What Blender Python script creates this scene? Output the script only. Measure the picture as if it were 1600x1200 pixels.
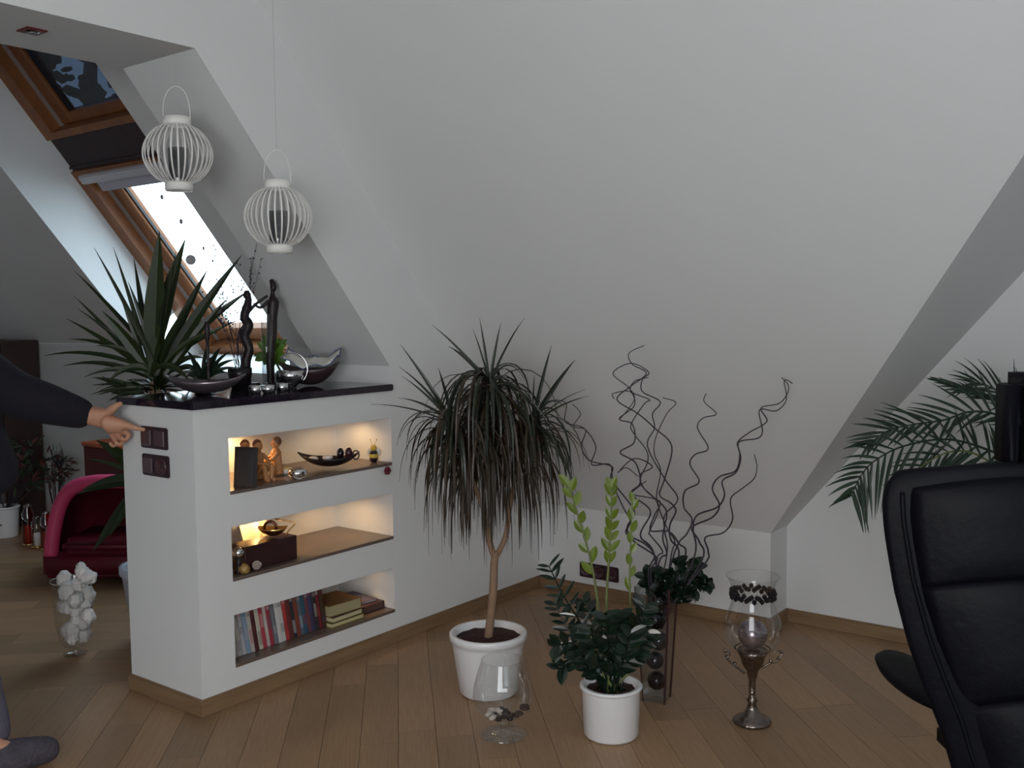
import bpy, bmesh, math, random
from mathutils import Vector, Matrix
R = math.radians
random.seed(7)
for o in list(bpy.data.objects): bpy.data.objects.remove(o)
scn = bpy.context.scene
COL = scn.collection

# ------------------------------------------------------------------ camera
F_PX, YAW, PIT, ROL = 1553.1, R(-37.4258), R(-4.1701), R(-0.6367)
CAM = Vector((2.944, -2.0355, 1.4065))
fw = Vector((math.sin(YAW)*math.cos(PIT), math.cos(YAW)*math.cos(PIT), math.sin(PIT)))
r0 = Vector((math.cos(YAW), -math.sin(YAW), 0)); u0 = r0.cross(fw)
rt = r0*math.cos(ROL) + u0*math.sin(ROL); up = -r0*math.sin(ROL) + u0*math.cos(ROL)
cd = bpy.data.cameras.new('camera'); cam = bpy.data.objects.new('camera', cd); COL.objects.link(cam)
cd.sensor_width = 36; cd.lens = F_PX/1600*36; cd.clip_start = .05; cd.clip_end = 200
m = Matrix((rt, up, -fw)).transposed().to_4x4(); m.translation = CAM
cam.matrix_world = m
scn.camera = cam
# ------------------------------------------------------------------ world, exposure, lamps
scn.view_settings.view_transform = 'Standard'; scn.view_settings.look = 'None'
scn.view_settings.gamma = 1; scn.view_settings.use_curve_mapping = False
scn.view_settings.exposure = 1.03
w = bpy.data.worlds.new('overcast_sky'); scn.world = w; w.use_nodes = True
bg = w.node_tree.nodes['Background']; bg.inputs[0].default_value = (.70, .89, 1.0, 1); bg.inputs[1].default_value = 3.2

def lamp(name, kind, loc, energy, color, size=.1, target=None, size_y=None, spot=None, blend=.5):
    d = bpy.data.lights.new(name, kind); d.energy = energy; d.color = color
    if kind == 'AREA':
        d.size = size
        if size_y: d.shape = 'RECTANGLE'; d.size_y = size_y
    else: d.shadow_soft_size = size
    if kind == 'SPOT': d.spot_size = spot; d.spot_blend = blend
    o = bpy.data.objects.new(name, d); COL.objects.link(o); o.location = loc
    if target is not None: o.rotation_euler = (Vector(target)-Vector(loc)).to_track_quat('-Z', 'Y').to_euler()
    return o
# daylight from the glazed side of the room behind and to the right of the camera
lamp('rear_window_daylight', 'AREA', (3.0, -3.9, 1.3), 50, (.94, .97, 1.0), 2.4, (1.2, 1.0, 1.2), 1.5)
lamp('right_window_daylight', 'AREA', (4.5, -1.6, 1.4), 5.5, (.62, .90, 1.0), 1.6, (2.0, 2.2, 1.2), 1.2)
# little flash of the photographer's camera
lamp('camera_flash', 'POINT', CAM + rt*-.05 + up*.03, 10.5, (1, .93, .85), .012)

# ------------------------------------------------------------------ projection helpers (metres)
def ray(px, py): return fw + rt*((px-800)/F_PX) + up*((600-py)/F_PX)
def W(px, py, d): return CAM + ray(px, py)*d
def onplane(px, py, n, c):
    d = ray(px, py); n = Vector(n); return CAM + d*((c - n.dot(CAM))/n.dot(d))
def Zp(px, py, z=0.): return onplane(px, py, (0,0,1), z)
def Xp(px, py, x=0.): return onplane(px, py, (1,0,0), x)
def Yp(px, py, y=0.): return onplane(px, py, (0,1,0), y)
def depth(p): return (Vector(p)-CAM).dot(fw)

# ------------------------------------------------------------------ materials
MATS = {}
def mat(name, col, rough=.6, metal=0., spec=.5, noise=0., nscale=20., bump=0., bscale=60., emit=None, rnd=0., trans=0., coat=0., sheen=0.):
    if name in MATS: return MATS[name]
    m = bpy.data.materials.new(name); m.use_nodes = True; nt = m.node_tree; b = nt.nodes['Principled BSDF']
    b.inputs['Base Color'].default_value = (*col, 1); b.inputs['Roughness'].default_value = rough
    b.inputs['Metallic'].default_value = metal; b.inputs['Specular IOR Level'].default_value = spec
    b.inputs['Coat Weight'].default_value = coat; b.inputs['Sheen Weight'].default_value = sheen
    b.inputs['Transmission Weight'].default_value = trans
    tc = nt.nodes.new('ShaderNodeTexCoord')
    if noise or rnd:
        last = None
        hsv = nt.nodes.new('ShaderNodeHueSaturation'); hsv.inputs['Color'].default_value = (*col, 1)
        mth = nt.nodes.new('ShaderNodeMath'); mth.operation = 'MULTIPLY_ADD'
        if noise:
            n = nt.nodes.new('ShaderNodeTexNoise'); n.inputs['Scale'].default_value = nscale; n.inputs['Detail'].default_value = 4
            nt.links.new(tc.outputs['Object'], n.inputs['Vector']); nt.links.new(n.outputs['Fac'], mth.inputs[0])
            mth.inputs[1].default_value = noise*2; mth.inputs[2].default_value = 1-noise
        else:
            mth.inputs[0].default_value = 0; mth.inputs[1].default_value = 0; mth.inputs[2].default_value = 1
        out = mth.outputs[0]
        if rnd:
            oi = nt.nodes.new('ShaderNodeObjectInfo'); m2 = nt.nodes.new('ShaderNodeMath'); m2.operation = 'MULTIPLY_ADD'
            nt.links.new(oi.outputs['Random'], m2.inputs[0]); m2.inputs[1].default_value = rnd*2; m2.inputs[2].default_value = 1-rnd
            m3 = nt.nodes.new('ShaderNodeMath'); m3.operation = 'MULTIPLY'
            nt.links.new(out, m3.inputs[0]); nt.links.new(m2.outputs[0], m3.inputs[1]); out = m3.outputs[0]
        nt.links.new(out, hsv.inputs['Value']); nt.links.new(hsv.outputs[0], b.inputs['Base Color'])
    if bump:
        n = nt.nodes.new('ShaderNodeTexNoise'); n.inputs['Scale'].default_value = bscale; n.inputs['Detail'].default_value = 5
        nt.links.new(tc.outputs['Object'], n.inputs['Vector'])
        bp = nt.nodes.new('ShaderNodeBump'); bp.inputs['Strength'].default_value = bump; bp.inputs['Distance'].default_value = .01
        nt.links.new(n.outputs['Fac'], bp.inputs['Height']); nt.links.new(bp.outputs[0], b.inputs['Normal'])
    if emit:
        b.inputs['Emission Color'].default_value = (*emit[:3], 1); b.inputs['Emission Strength'].default_value = emit[3]
    MATS[name] = m; return m
def glass(name, tint=(1,1,1), refl=.06, rough=.0, edge=.55):
    if name in MATS: return MATS[name]
    m = bpy.data.materials.new(name); m.use_nodes = True; nt = m.node_tree; nt.nodes.clear()
    o = nt.nodes.new('ShaderNodeOutputMaterial'); t = nt.nodes.new('ShaderNodeBsdfTransparent'); g = nt.nodes.new('ShaderNodeBsdfGlossy')
    t.inputs[0].default_value = (*tint, 1); g.inputs['Roughness'].default_value = rough
    lw = nt.nodes.new('ShaderNodeLayerWeight'); lw.inputs[0].default_value = .35
    mr = nt.nodes.new('ShaderNodeMapRange'); mr.inputs['To Min'].default_value = refl; mr.inputs['To Max'].default_value = edge
    nt.links.new(lw.outputs['Facing'], mr.inputs[0]); mx = nt.nodes.new('ShaderNodeMixShader')
    nt.links.new(mr.outputs[0], mx.inputs[0]); nt.links.new(t.outputs[0], mx.inputs[1]); nt.links.new(g.outputs[0], mx.inputs[2])
    nt.links.new(mx.outputs[0], o.inputs[0]); MATS[name] = m; return m
def wood(name, cols, scale=(1., 14., 14.), rough=.5, per_object=False):
    m = bpy.data.materials.new(name); m.use_nodes = True; nt = m.node_tree; b = nt.nodes['Principled BSDF']
    b.inputs['Roughness'].default_value = rough
    tc = nt.nodes.new('ShaderNodeTexCoord'); mp = nt.nodes.new('ShaderNodeMapping'); mp.inputs['Scale'].default_value = scale
    n = nt.nodes.new('ShaderNodeTexNoise'); n.inputs['Scale'].default_value = 3; n.inputs['Detail'].default_value = 6; n.inputs['Distortion'].default_value = .6
    nt.links.new(tc.outputs['Object'], mp.inputs[0])
    if per_object:
        oi = nt.nodes.new('ShaderNodeObjectInfo'); cx = nt.nodes.new('ShaderNodeVectorMath'); cx.operation = 'SCALE'
        cx.inputs[0].default_value = (37, 19, 53); nt.links.new(oi.outputs['Random'], cx.inputs['Scale'])
        ad = nt.nodes.new('ShaderNodeVectorMath'); nt.links.new(mp.outputs[0], ad.inputs[0]); nt.links.new(cx.outputs[0], ad.inputs[1])
        nt.links.new(ad.outputs[0], n.inputs['Vector'])
    else: nt.links.new(mp.outputs[0], n.inputs['Vector'])
    cr = nt.nodes.new('ShaderNodeValToRGB'); cr.color_ramp.elements[0].position = .3; cr.color_ramp.elements[1].position = .72
    cr.color_ramp.elements[0].color = (*cols[0], 1); cr.color_ramp.elements[1].color = (*cols[1], 1)
    nt.links.new(n.outputs['Fac'], cr.inputs[0]); out = cr.outputs[0]
    if per_object:
        h = nt.nodes.new('ShaderNodeHueSaturation'); mr = nt.nodes.new('ShaderNodeMapRange')
        mr.inputs['To Min'].default_value = .82; mr.inputs['To Max'].default_value = 1.12
        nt.links.new(oi.outputs['Random'], mr.inputs[0]); nt.links.new(mr.outputs[0], h.inputs['Value'])
        nt.links.new(out, h.inputs['Color']); out = h.outputs[0]
    nt.links.new(out, b.inputs['Base Color'])
    bp = nt.nodes.new('ShaderNodeBump'); bp.inputs['Strength'].default_value = .15; bp.inputs['Distance'].default_value = .004
    nt.links.new(n.outputs['Fac'], bp.inputs['Height']); nt.links.new(bp.outputs[0], b.inputs['Normal'])
    MATS[name] = m; return m
PLASTER = mat('white_plaster', (.725, .725, .725), .9, noise=.02, nscale=3, bump=.06, bscale=90, spec=.2)
OAK = wood('oak_floor', ((.27, .155, .08), (.39, .245, .135)), (2., 16., 16.), .42, True)
SKIRT = wood('oak_skirting', ((.20, .12, .062), (.27, .17, .09)), (1.5, 1.5, 14.), .5)
FRAMEW = wood('pine_frame', ((.19, .062, .018), (.28, .105, .032)), (3., 3., 3.), .45)
GRANITE = mat('polished_granite', (.018, .013, .022), .07, noise=.5, nscale=140, spec=.6)
STONE = mat('brown_stone_shelf', (.14, .10, .08), .3, noise=.35, nscale=160)
WHITE = mat('white_glazed', (.80, .79, .80), .28, spec=.5)
WMETAL = mat('white_painted_metal', (.82, .80, .77), .45)
SOIL = mat('dark_soil', (.035, .009, .009), .9, noise=.5, nscale=60, bump=.6, bscale=120)
LEAFD = mat('dark_strap_leaf', (.013, .018, .008), .38, noise=.3, nscale=25, rnd=.35)
LEAFR = mat('reddish_strap_leaf', (.032, .020, .010), .42, noise=.3, nscale=25, rnd=.35)
LEAFY = mat('yucca_leaf', (.018, .030, .008), .42, noise=.25, nscale=12, rnd=.35)
LEAFZ = mat('glossy_dark_leaf', (.008, .018, .010), .22, noise=.2, nscale=15, rnd=.3)
LEAFG = mat('lime_green_leaf', (.12, .165, .012), .40, noise=.15, nscale=30, rnd=.15)
STEMG = mat('pale_green_stem', (.14, .16, .05), .5, noise=.2)
LEAFP = mat('palm_leaf', (.012, .030, .014), .42, noise=.2, nscale=10, rnd=.3)
BARK = mat('pale_tan_bark', (.26, .16, .10), .8, noise=.2, nscale=40, bump=.5, bscale=70)
TWIG = mat('dark_twig', (.028, .018, .030), .55, noise=.3, nscale=50)
BLACK = mat('black_lacquer', (.012, .009, .012), .3)
BRONZE = mat('dark_bronze', (.014, .007, .008), .45, noise=.4, nscale=30, bump=.4, bscale=50)
CHROME = mat('chrome', (.75, .75, .76), .06, 1.)
SILVER = mat('tarnished_silver', (.24, .20, .18), .2, 1., noise=.3, nscale=30, bump=.5, bscale=60)
GOLD = mat('gold_metal', (.72, .50, .20), .14, 1.)
PEWTER = mat('brushed_pewter', (.30, .25, .27), .25, .8, noise=.2, nscale=25)
GLASS = glass('clear_glass', (.965, .975, .975), .05, edge=.42)
PANE = glass('window_pane', (.97, .985, 1), .03, edge=.2)
PANET = glass('tinted_pane', (.10, .115, .14), .05, edge=.2)
SWITCH = mat('dark_brown_plastic', (.035, .016, .022), .3)
LEATHER = mat('black_leather', (.0025, .0025, .0045), .55, bump=.15, bscale=45, spec=.12)
RED = mat('crimson_leather', (.13, .008, .022), .5, bump=.15, bscale=30)
REDD = mat('red_lacquer', (.10, .006, .008), .6, noise=.2)
ORANGE = mat('orange_lid', (.45, .09, .02), .5)
SKIN = mat('skin', (.52, .26, .165), .55, noise=.06, nscale=30)
CLOTH = mat('dark_knit', (.008, .006, .013), .95, bump=.6, bscale=160, noise=.2, nscale=20)
TROUS = mat('grey_blue_trousers', (.12, .11, .15), .95, bump=.4, bscale=120, noise=.2, nscale=20)
FUZZ = mat('grey_fleece', (.075, .065, .085), 1., bump=1., bscale=80, noise=.45, nscale=30)
HAIR = mat('brown_hair', (.05, .03, .02), .7)
CREAM = mat('cream_shell', (.72, .68, .66), .7, noise=.15, nscale=30, bump=.5, bscale=60)
PAPERY = mat('cream_paper', (.55, .48, .28), .8)
TERRA = mat('honey_wood', (.50, .24, .10), .5, noise=.15, nscale=30)
MESH = mat('dark_flashing', (.045, .030, .035), .75, noise=.2, nscale=40)
BLIND = mat('grey_blind_rail', (.52, .50, .54), .5)
ALU = mat('pale_aluminium', (.55, .54, .56), .35, .6)
TREEB = mat('tree_foliage', (.025, .032, .035), .9, noise=.4, nscale=3)

# ------------------------------------------------------------------ mesh helpers
def new_obj(name, bm, m, parent=None, smooth=False):
    me = bpy.data.meshes.new(name); bm.normal_update(); bm.to_mesh(me); bm.free()
    if smooth:
        for p in me.polygons: p.use_smooth = True
    if m: me.materials.append(m)
    o = bpy.data.objects.new(name, me); COL.objects.link(o)
    if parent is not None:
        o.parent = parent; o.matrix_parent_inverse = Matrix.Translation(-parent.location)
    return o
def recenter(o):
    """origin to bottom centre of the mesh (world coords kept)"""
    vs = [v.co for v in o.data.vertices]
    c = Vector(((min(v.x for v in vs)+max(v.x for v in vs))/2, (min(v.y for v in vs)+max(v.y for v in vs))/2, min(v.z for v in vs)))
    o.data.transform(Matrix.Translation(-c)); o.location = c
    return o
def tag(o, label=None, cat=None, group=None, kind=None):
    if label: o['label'] = label
    if cat: o['category'] = cat
    if group: o['group'] = group
    if kind: o['kind'] = kind
    return o
def empty(name, loc, label, cat, group=None):
    o = bpy.data.objects.new(name, None); COL.objects.link(o); o.location = loc; o.empty_display_size = .05
    return tag(o, label, cat, group)
def box(bm, a, b, M=None):
    x0,y0,z0 = a; x1,y1,z1 = b
    vs = [Vector(c) for c in ((x0,y0,z0),(x1,y0,z0),(x1,y1,z0),(x0,y1,z0),(x0,y0,z1),(x1,y0,z1),(x1,y1,z1),(x0,y1,z1))]
    if M is not None: vs = [M @ v for v in vs]
    v = [bm.verts.new(c) for c in vs]
    for f in ((3,2,1,0),(4,5,6,7),(0,1,5,4),(1,2,6,5),(2,3,7,6),(3,0,4,7)): bm.faces.new([v[i] for i in f])
def bevel(bm, w, seg=2):
    bmesh.ops.bevel(bm, geom=list(bm.edges), offset=w, segments=seg, affect='EDGES', clamp_overlap=True)
def bbox(a, b, w=0., seg=2, M=None):
    bm = bmesh.new(); box(bm, a, b)
    if w: bevel(bm, w, seg)
    if M is not None: bmesh.ops.transform(bm, matrix=M, verts=bm.verts)
    return bm
def prism(bm, pts, off):
    """polygon (3D points) extruded by vector off"""
    off = Vector(off); a = [bm.verts.new(Vector(p)) for p in pts]; b = [bm.verts.new(Vector(p)+off) for p in pts]
    bm.faces.new(a[::-1]); bm.faces.new(b); n = len(a)
    for i in range(n): bm.faces.new((a[i], a[(i+1)%n], b[(i+1)%n], b[i]))
def lathe(bm, prof, c=(0,0,0), seg=32, sx=1., sy=1., close=False):
    c = Vector(c); rings = []
    for r, z in prof:
        if r < 1e-5: rings.append([bm.verts.new(c+Vector((0,0,z)))])
        else: rings.append([bm.verts.new(c+Vector((r*sx*math.cos(2*math.pi*i/seg), r*sy*math.sin(2*math.pi*i/seg), z))) for i in range(seg)])
    for A, B in zip(rings, rings[1:]):
        for i in range(seg):
            j = (i+1)%seg
            if len(A) == 1 and len(B) == 1: continue
            if len(A) == 1: bm.faces.new((A[0], B[j], B[i]))
            elif len(B) == 1: bm.faces.new((A[i], A[j], B[0]))
            else: bm.faces.new((A[i], A[j], B[j], B[i]))
def spline(pts, n=6):
    P = [Vector(p) for p in pts]; out = []
    for i in range(len(P)-1):
        p0 = P[max(i-1,0)]; p1 = P[i]; p2 = P[i+1]; p3 = P[min(i+2,len(P)-1)]
        for k in range(n):
            t = k/n
            out.append(.5*((2*p1)+(p2-p0)*t+(2*p0-5*p1+4*p2-p3)*t*t+(3*p1-p0-3*p2+p3)*t**3))
    out.append(P[-1]); return out
def tube(bm, pts, r0, r1=None, seg=6, cap=True):
    if r1 is None: r1 = r0
    P = [Vector(p) for p in pts]; n = len(P); rings = []
    t = (P[1]-P[0]).normalized(); a = t.orthogonal().normalized()
    for i, p in enumerate(P):
        t = (P[min(i+1,n-1)]-P[max(i-1,0)])
        t = t.normalized() if t.length > 1e-9 else Vector((0,0,1))
        a = (a - t*a.dot(t)); a = a.normalized() if a.length > 1e-6 else t.orthogonal().normalized()
        b = t.cross(a); rad = r0+(r1-r0)*i/(n-1) if not callable(r0) else r0(i/(n-1))
        rings.append([bm.verts.new(p+(a*math.cos(2*math.pi*k/seg)+b*math.sin(2*math.pi*k/seg))*rad) for k in range(seg)])
    for A, B in zip(rings, rings[1:]):
        for k in range(seg): bm.faces.new((A[k], A[(k+1)%seg], B[(k+1)%seg], B[k]))
    if cap: bm.faces.new(rings[0][::-1]); bm.faces.new(rings[-1])
def ball(bm, c, r, sub=2, sc=(1,1,1), M=None):
    mm = Matrix.Translation(Vector(c)) @ (M or Matrix()) @ Matrix.Diagonal((*sc, 1))
    bmesh.ops.create_icosphere(bm, subdivisions=sub, radius=r, matrix=mm)
def blade(bm, P, width, side=None, fold=.35, thick=.0008, prof=None):
    """leaf strip along points P with a shallow V section and thickness"""
    n = len(P); rows = []
    for i, p in enumerate(P):
        t = (P[min(i+1,n-1)]-P[max(i-1,0)]).normalized()
        s = side if side is not None else Vector((0,0,1))
        a = t.cross(s)
        a = a.normalized() if a.length > 1e-3 else t.orthogonal().normalized()
        nn = a.cross(t).normalized(); u = i/(n-1)
        wd = width*(prof(u) if prof else min(1, .45+u*2.2)*(1-u**2.4)) * .5
        wd = max(wd, .0006)
        rows.append([bm.verts.new(p-a*wd+nn*wd*fold), bm.verts.new(p), bm.verts.new(p+a*wd+nn*wd*fold), bm.verts.new(p-nn*thick*1.5)])
    for A, B in zip(rows, rows[1:]):
        bm.faces.new((A[0],A[1],B[1],B[0])); bm.faces.new((A[1],A[2],B[2],B[1]))
        bm.faces.new((A[2],A[3],B[3],B[2])); bm.faces.new((A[3],A[0],B[0],B[3]))
def droop(base, d, L, g, n=9, stiff=0.):
    p = Vector(base); d = Vector(d).normalized(); out = [p.copy()]; st = L/n
    for i in range(n):
        k = max(0., (i/n-stiff))
        d = (d+Vector((0,0,-g*st*(.4+1.6*k)))).normalized(); p = p+d*st; out.append(p.copy())
    return out
def leafprof(u): return math.sin(math.pi*min(1, max(0, u*.96+.04)))**.75

# ------------------------------------------------------------------ the room
K, HK, TH, J, D, TH2 = 2.027, .4326, R(51.1146), 1.242, .183, R(49.8)
TN, T2 = math.tan(TH), math.tan(TH2)
CEIL, WT, HS, L1, Z1, YT, ZT = 3.0, .44, 1.08, .969, 1.183, .06, 2.311
YB, XR, XL = -4.1, 4.7, -5.4          # rear wall, right wall, far left wall
KB, HB = 1.385, 1.23                  # knee wall of the room behind
def ys(z): return K-(z-HK)/TN
def struct(name, bm, m=PLASTER, parent=None):
    bmesh.ops.recalc_face_normals(bm, faces=bm.faces)
    o = new_obj(name, bm, m, parent)
    if parent is None: o['kind'] = 'structure'
    return o
# floor: dark bed with separate oak boards on it
bm = bmesh.new(); box(bm, (XL, YB, -.08), (XR, K+D+.1, -.014)); floor = struct('floor', bm, mat('floor_bed', (.035, .02, .012), .9))
unit = bmesh.new(); box(unit, (-.5, -.5, -.5), (.5, .5, .5)); bme = bpy.data.meshes.new('floorboard'); unit.to_mesh(bme); unit.free(); bme.materials.append(OAK)
def inroom(p):
    x, y = p.x, p.y
    if x > .0: return y < (K if x < J else K+D)
    if x > -WT: return y < .0
    return y < KB
def visible(p, mrg=70):
    v = Vector((p.x, p.y, 0))-CAM; d = v.dot(fw)
    if d < 1.2: return False
    px = 800+F_PX*v.dot(rt)/d; py = 600-F_PX*v.dot(up)/d
    return -mrg < px < 1600+mrg and 700 < py < 1200+mrg
def boards(heading, origin, keep, wd, lens, seed, umax=6.5, vmax=4.5, cap=290, dz=0.):
    rnd = random.Random(seed); u = Vector((math.sin(heading), math.cos(heading), 0)); v = Vector((u.y, -u.x, 0))
    M0 = Matrix((u, v, Vector((0,0,1)))).transposed().to_4x4(); n = 0; out = []
    k = -int(vmax/wd)
    while k*wd < vmax:
        s = -umax - rnd.random()*.6
        while s < umax:
            l = rnd.uniform(*lens); c = origin + u*(s+l/2) + v*((k+.5)*wd); s += l
            ends = [c+u*(l/2)*e+v*(wd/2)*q for e in (-1, 0, 1) for q in (-1, 1)]
            if not any(inroom(e) for e in ends) or not keep(c): continue
            if not any(visible(e) for e in ends+[c]): continue
            out.append((depth(c), c, l))
        k += 1
    out.sort(key=lambda t: t[0])
    rest = bmesh.new()
    for i, (dd, c, l) in enumerate(out):
        M_ = Matrix.Translation((c.x, c.y, -.0072-dz+rnd.uniform(-.0002, .0002))) @ M0 @ Matrix.Diagonal((l-.0014, wd-.0014, .014, 1))
        if i < cap:
            o = bpy.data.objects.new('floorboard', bme); COL.objects.link(o); o.parent = floor; o.matrix_local = M_
        else: box(rest, (-.5, -.5, -.5), (.5, .5, .5), M_)
    if len(out) > cap: o = new_obj('far_floorboards', rest, OAK, floor); o['kind'] = 'stuff'
    else: rest.free()
    return len(out)
hd = R(-44); hd2 = R(46)
uA = Vector((math.sin(hd2), math.cos(hd2), 0)); nA = Vector((-uA.y, uA.x, 0)); oA = Vector((-WT, 0, 0))
side_left = lambda c: (c-oA).dot(nA) > .06 and c.x < -.22
n1 = boards(hd, oA, lambda c: not side_left(c) or (c-oA).dot(nA) < 1.0, .125, (.6, 1.2), 3, cap=300, dz=.0012)
n2 = boards(hd2, oA+nA*.06, side_left, .135, (.9, 1.6), 5, cap=120)
print('boards', n1, n2)

# wall between the rooms with its sloped opening and three niches
N0, A1, A2, B1, B2, C1, C2, ND = .1445, .9654, .7631, .6448, .4465, .3234, .1292, .347
bm = bmesh.new()
prism(bm, [(-WT, 0, 0), (-WT, K, 0), (-WT, K, CEIL), (-WT, YB, CEIL), (-WT, YB, ZT), (-WT, YT, ZT), (-WT, L1, Z1), (-WT, L1, HS), (-WT, 0, HS)], (WT-ND, 0, 0))
prism(bm, [(-ND, L1, 0), (-ND, K, 0), (-ND, K, CEIL), (-ND, YB, CEIL), (-ND, YB, ZT), (-ND, YT, ZT), (-ND, L1, Z1)], (ND, 0, 0))
box(bm, (-ND, 0, 0), (0, N0, HS))
for a, b in ((0, C2), (C1, B2), (B1, A2), (A1, HS)): box(bm, (-ND, N0, a), (0, L1, b))
wall_left = struct('wall_left', bm)
shelfs = []
for z in (A2, B2, C2):
    o = new_obj('stone_shelf', bbox((-ND+.001, N0+.001, z-.0), (.003, L1-.001, z+.013), .0015, 1), STONE, wall_left); shelfs.append(z+.013)
S1, S2, S3 = shelfs
# main roof slope
bm = bmesh.new(); no = Vector((0, math.sin(TH), math.cos(TH)))*.12
prism(bm, [(-.001, K, HK), (J, K, HK), (J+(CEIL-HK)/T2, ys(CEIL), CEIL), (-.001, ys(CEIL), CEIL)], no); struct('wall_slope', bm)
# slope of the cross gable, its jog and its end wall
bm = bmesh.new(); n2v = Vector((-math.sin(TH2), 0, math.cos(TH2)))*.1
prism(bm, [(J, K, HK), (J, K+D, HK), (J+(CEIL-HK)/T2, K+D, CEIL), (J+(CEIL-HK)/T2, ys(CEIL), CEIL)], n2v); struct('wall_gable_slope', bm)
bm = bmesh.new(); prism(bm, [(J, K+D, 0), (J, K+D, HK), (J+(CEIL-HK)/T2, K+D, CEIL), (XR, K+D, CEIL), (XR, K+D, 0)], (0, .1, 0)); struct('wall_gable', bm)
bm = bmesh.new(); box(bm, (-.1, K, 0), (J, K+.1, HK+.02)); box(bm, (J-.1, K+.1, 0), (J, K+D+.1, HK)); struct('wall_knee', bm)
# room behind: knee wall, slope with the window recess
def sp(x, s, n=0.): return Vector((x, K-s*math.cos(TH)+n*math.sin(TH), HK+s*math.sin(TH)+n*math.cos(TH)))
SW = .66
SB, STP, ST2 = (HB-HK)/math.sin(TH), 3.22, (CEIL-HK)/math.sin(TH)
WX0, WX1, REC = -2.50, -1.136, .33
bm = bmesh.new()
for x0, x1, s0, s1 in ((XL, WX0, SB, ST2), (WX1, -WT+.001, SB, ST2), (WX0, WX1, STP, ST2)):
    prism(bm, [sp(x0, s0), sp(x1, s0), sp(x1, s1), sp(x0, s1)], no*2.9)
struct('wall_back_slope', bm)
SL = 1.09
bm = bmesh.new(); box(bm, (XL, KB, 0), (WX0, KB+.1, HB)); box(bm, (WX1, KB, 0), (-WT, KB+.1, HB)); box(bm, (WX0, KB, 0), (WX1, KB+.1, SL-.03))
box(bm, (WX0-.1, KB+.1, .9), (WX0, 1.98, HB+.02)); box(bm, (WX1, KB+.1, .9), (WX1+.1, 1.98, HB+.02)); struct('wall_back_knee', bm)
bm = bmesh.new(); sfoot = sp(0, SW, REC)
prism(bm, [(WX0+.002, KB-.004, SL), (WX0+.002, KB-.004, SL-.03), (WX0+.002, KB+.12, SL-.031), (WX0+.002, sfoot.y+.09, sfoot.z-.08), (WX0+.002, sfoot.y+.09, sfoot.z+.03), (WX0+.002, sfoot.y-.012, sfoot.z+.01)], (WX1-WX0-.004, 0, 0)); struct('trim_1', bm)
bm = bmesh.new()
box(bm, (XL, YB, CEIL), (XR, ys(CEIL)+.35, CEIL+.1)); box(bm, (-.1, ys(CEIL)+.35, CEIL), (XR, K+D+.1, CEIL+.1)); struct('ceiling', bm)
bm = bmesh.new(); box(bm, (XL-.1, YB, 0), (XL, KB+.1, CEIL)); struct('wall_far_left', bm)
bm = bmesh.new(); box(bm, (XR, YB, 0), (XR+.1, K+D+.1, CEIL)); struct('wall_right', bm)
bm = bmesh.new(); box(bm, (XL, YB-.1, 0), (XR, YB, CEIL)); struct('wall_rear', bm)
# skirtings
def skirt(name, a, b, n):
    a = Vector(a); b = Vector(b); n = Vector(n)*.014; bm = bmesh.new()
    prism(bm, [a, b, b+n, a+n], (0, 0, .052))
    prism(bm, [a+Vector((0,0,.052)), b+Vector((0,0,.052)), b+n*.45+Vector((0,0,.052)), a+n*.45+Vector((0,0,.052))], (0, 0, .005))
    return struct(name, bm, SKIRT)
skirt('baseboard_left', (0, -.014, 0), (0, K, 0), (1,0,0)); skirt('baseboard_end', (-WT, 0, 0), (0, 0, 0), (0,-1,0))
skirt('baseboard_knee', (0, K, 0), (J+.014, K, 0), (0,-1,0)); skirt('baseboard_jog', (J, K, 0), (J, K+D, 0), (1,0,0))
skirt('baseboard_right', (J, K+D, 0), (XR, K+D, 0), (0,-1,0)); skirt('baseboard_back', (XL, KB, 0), (-WT, KB, 0), (0,-1,0))

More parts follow.
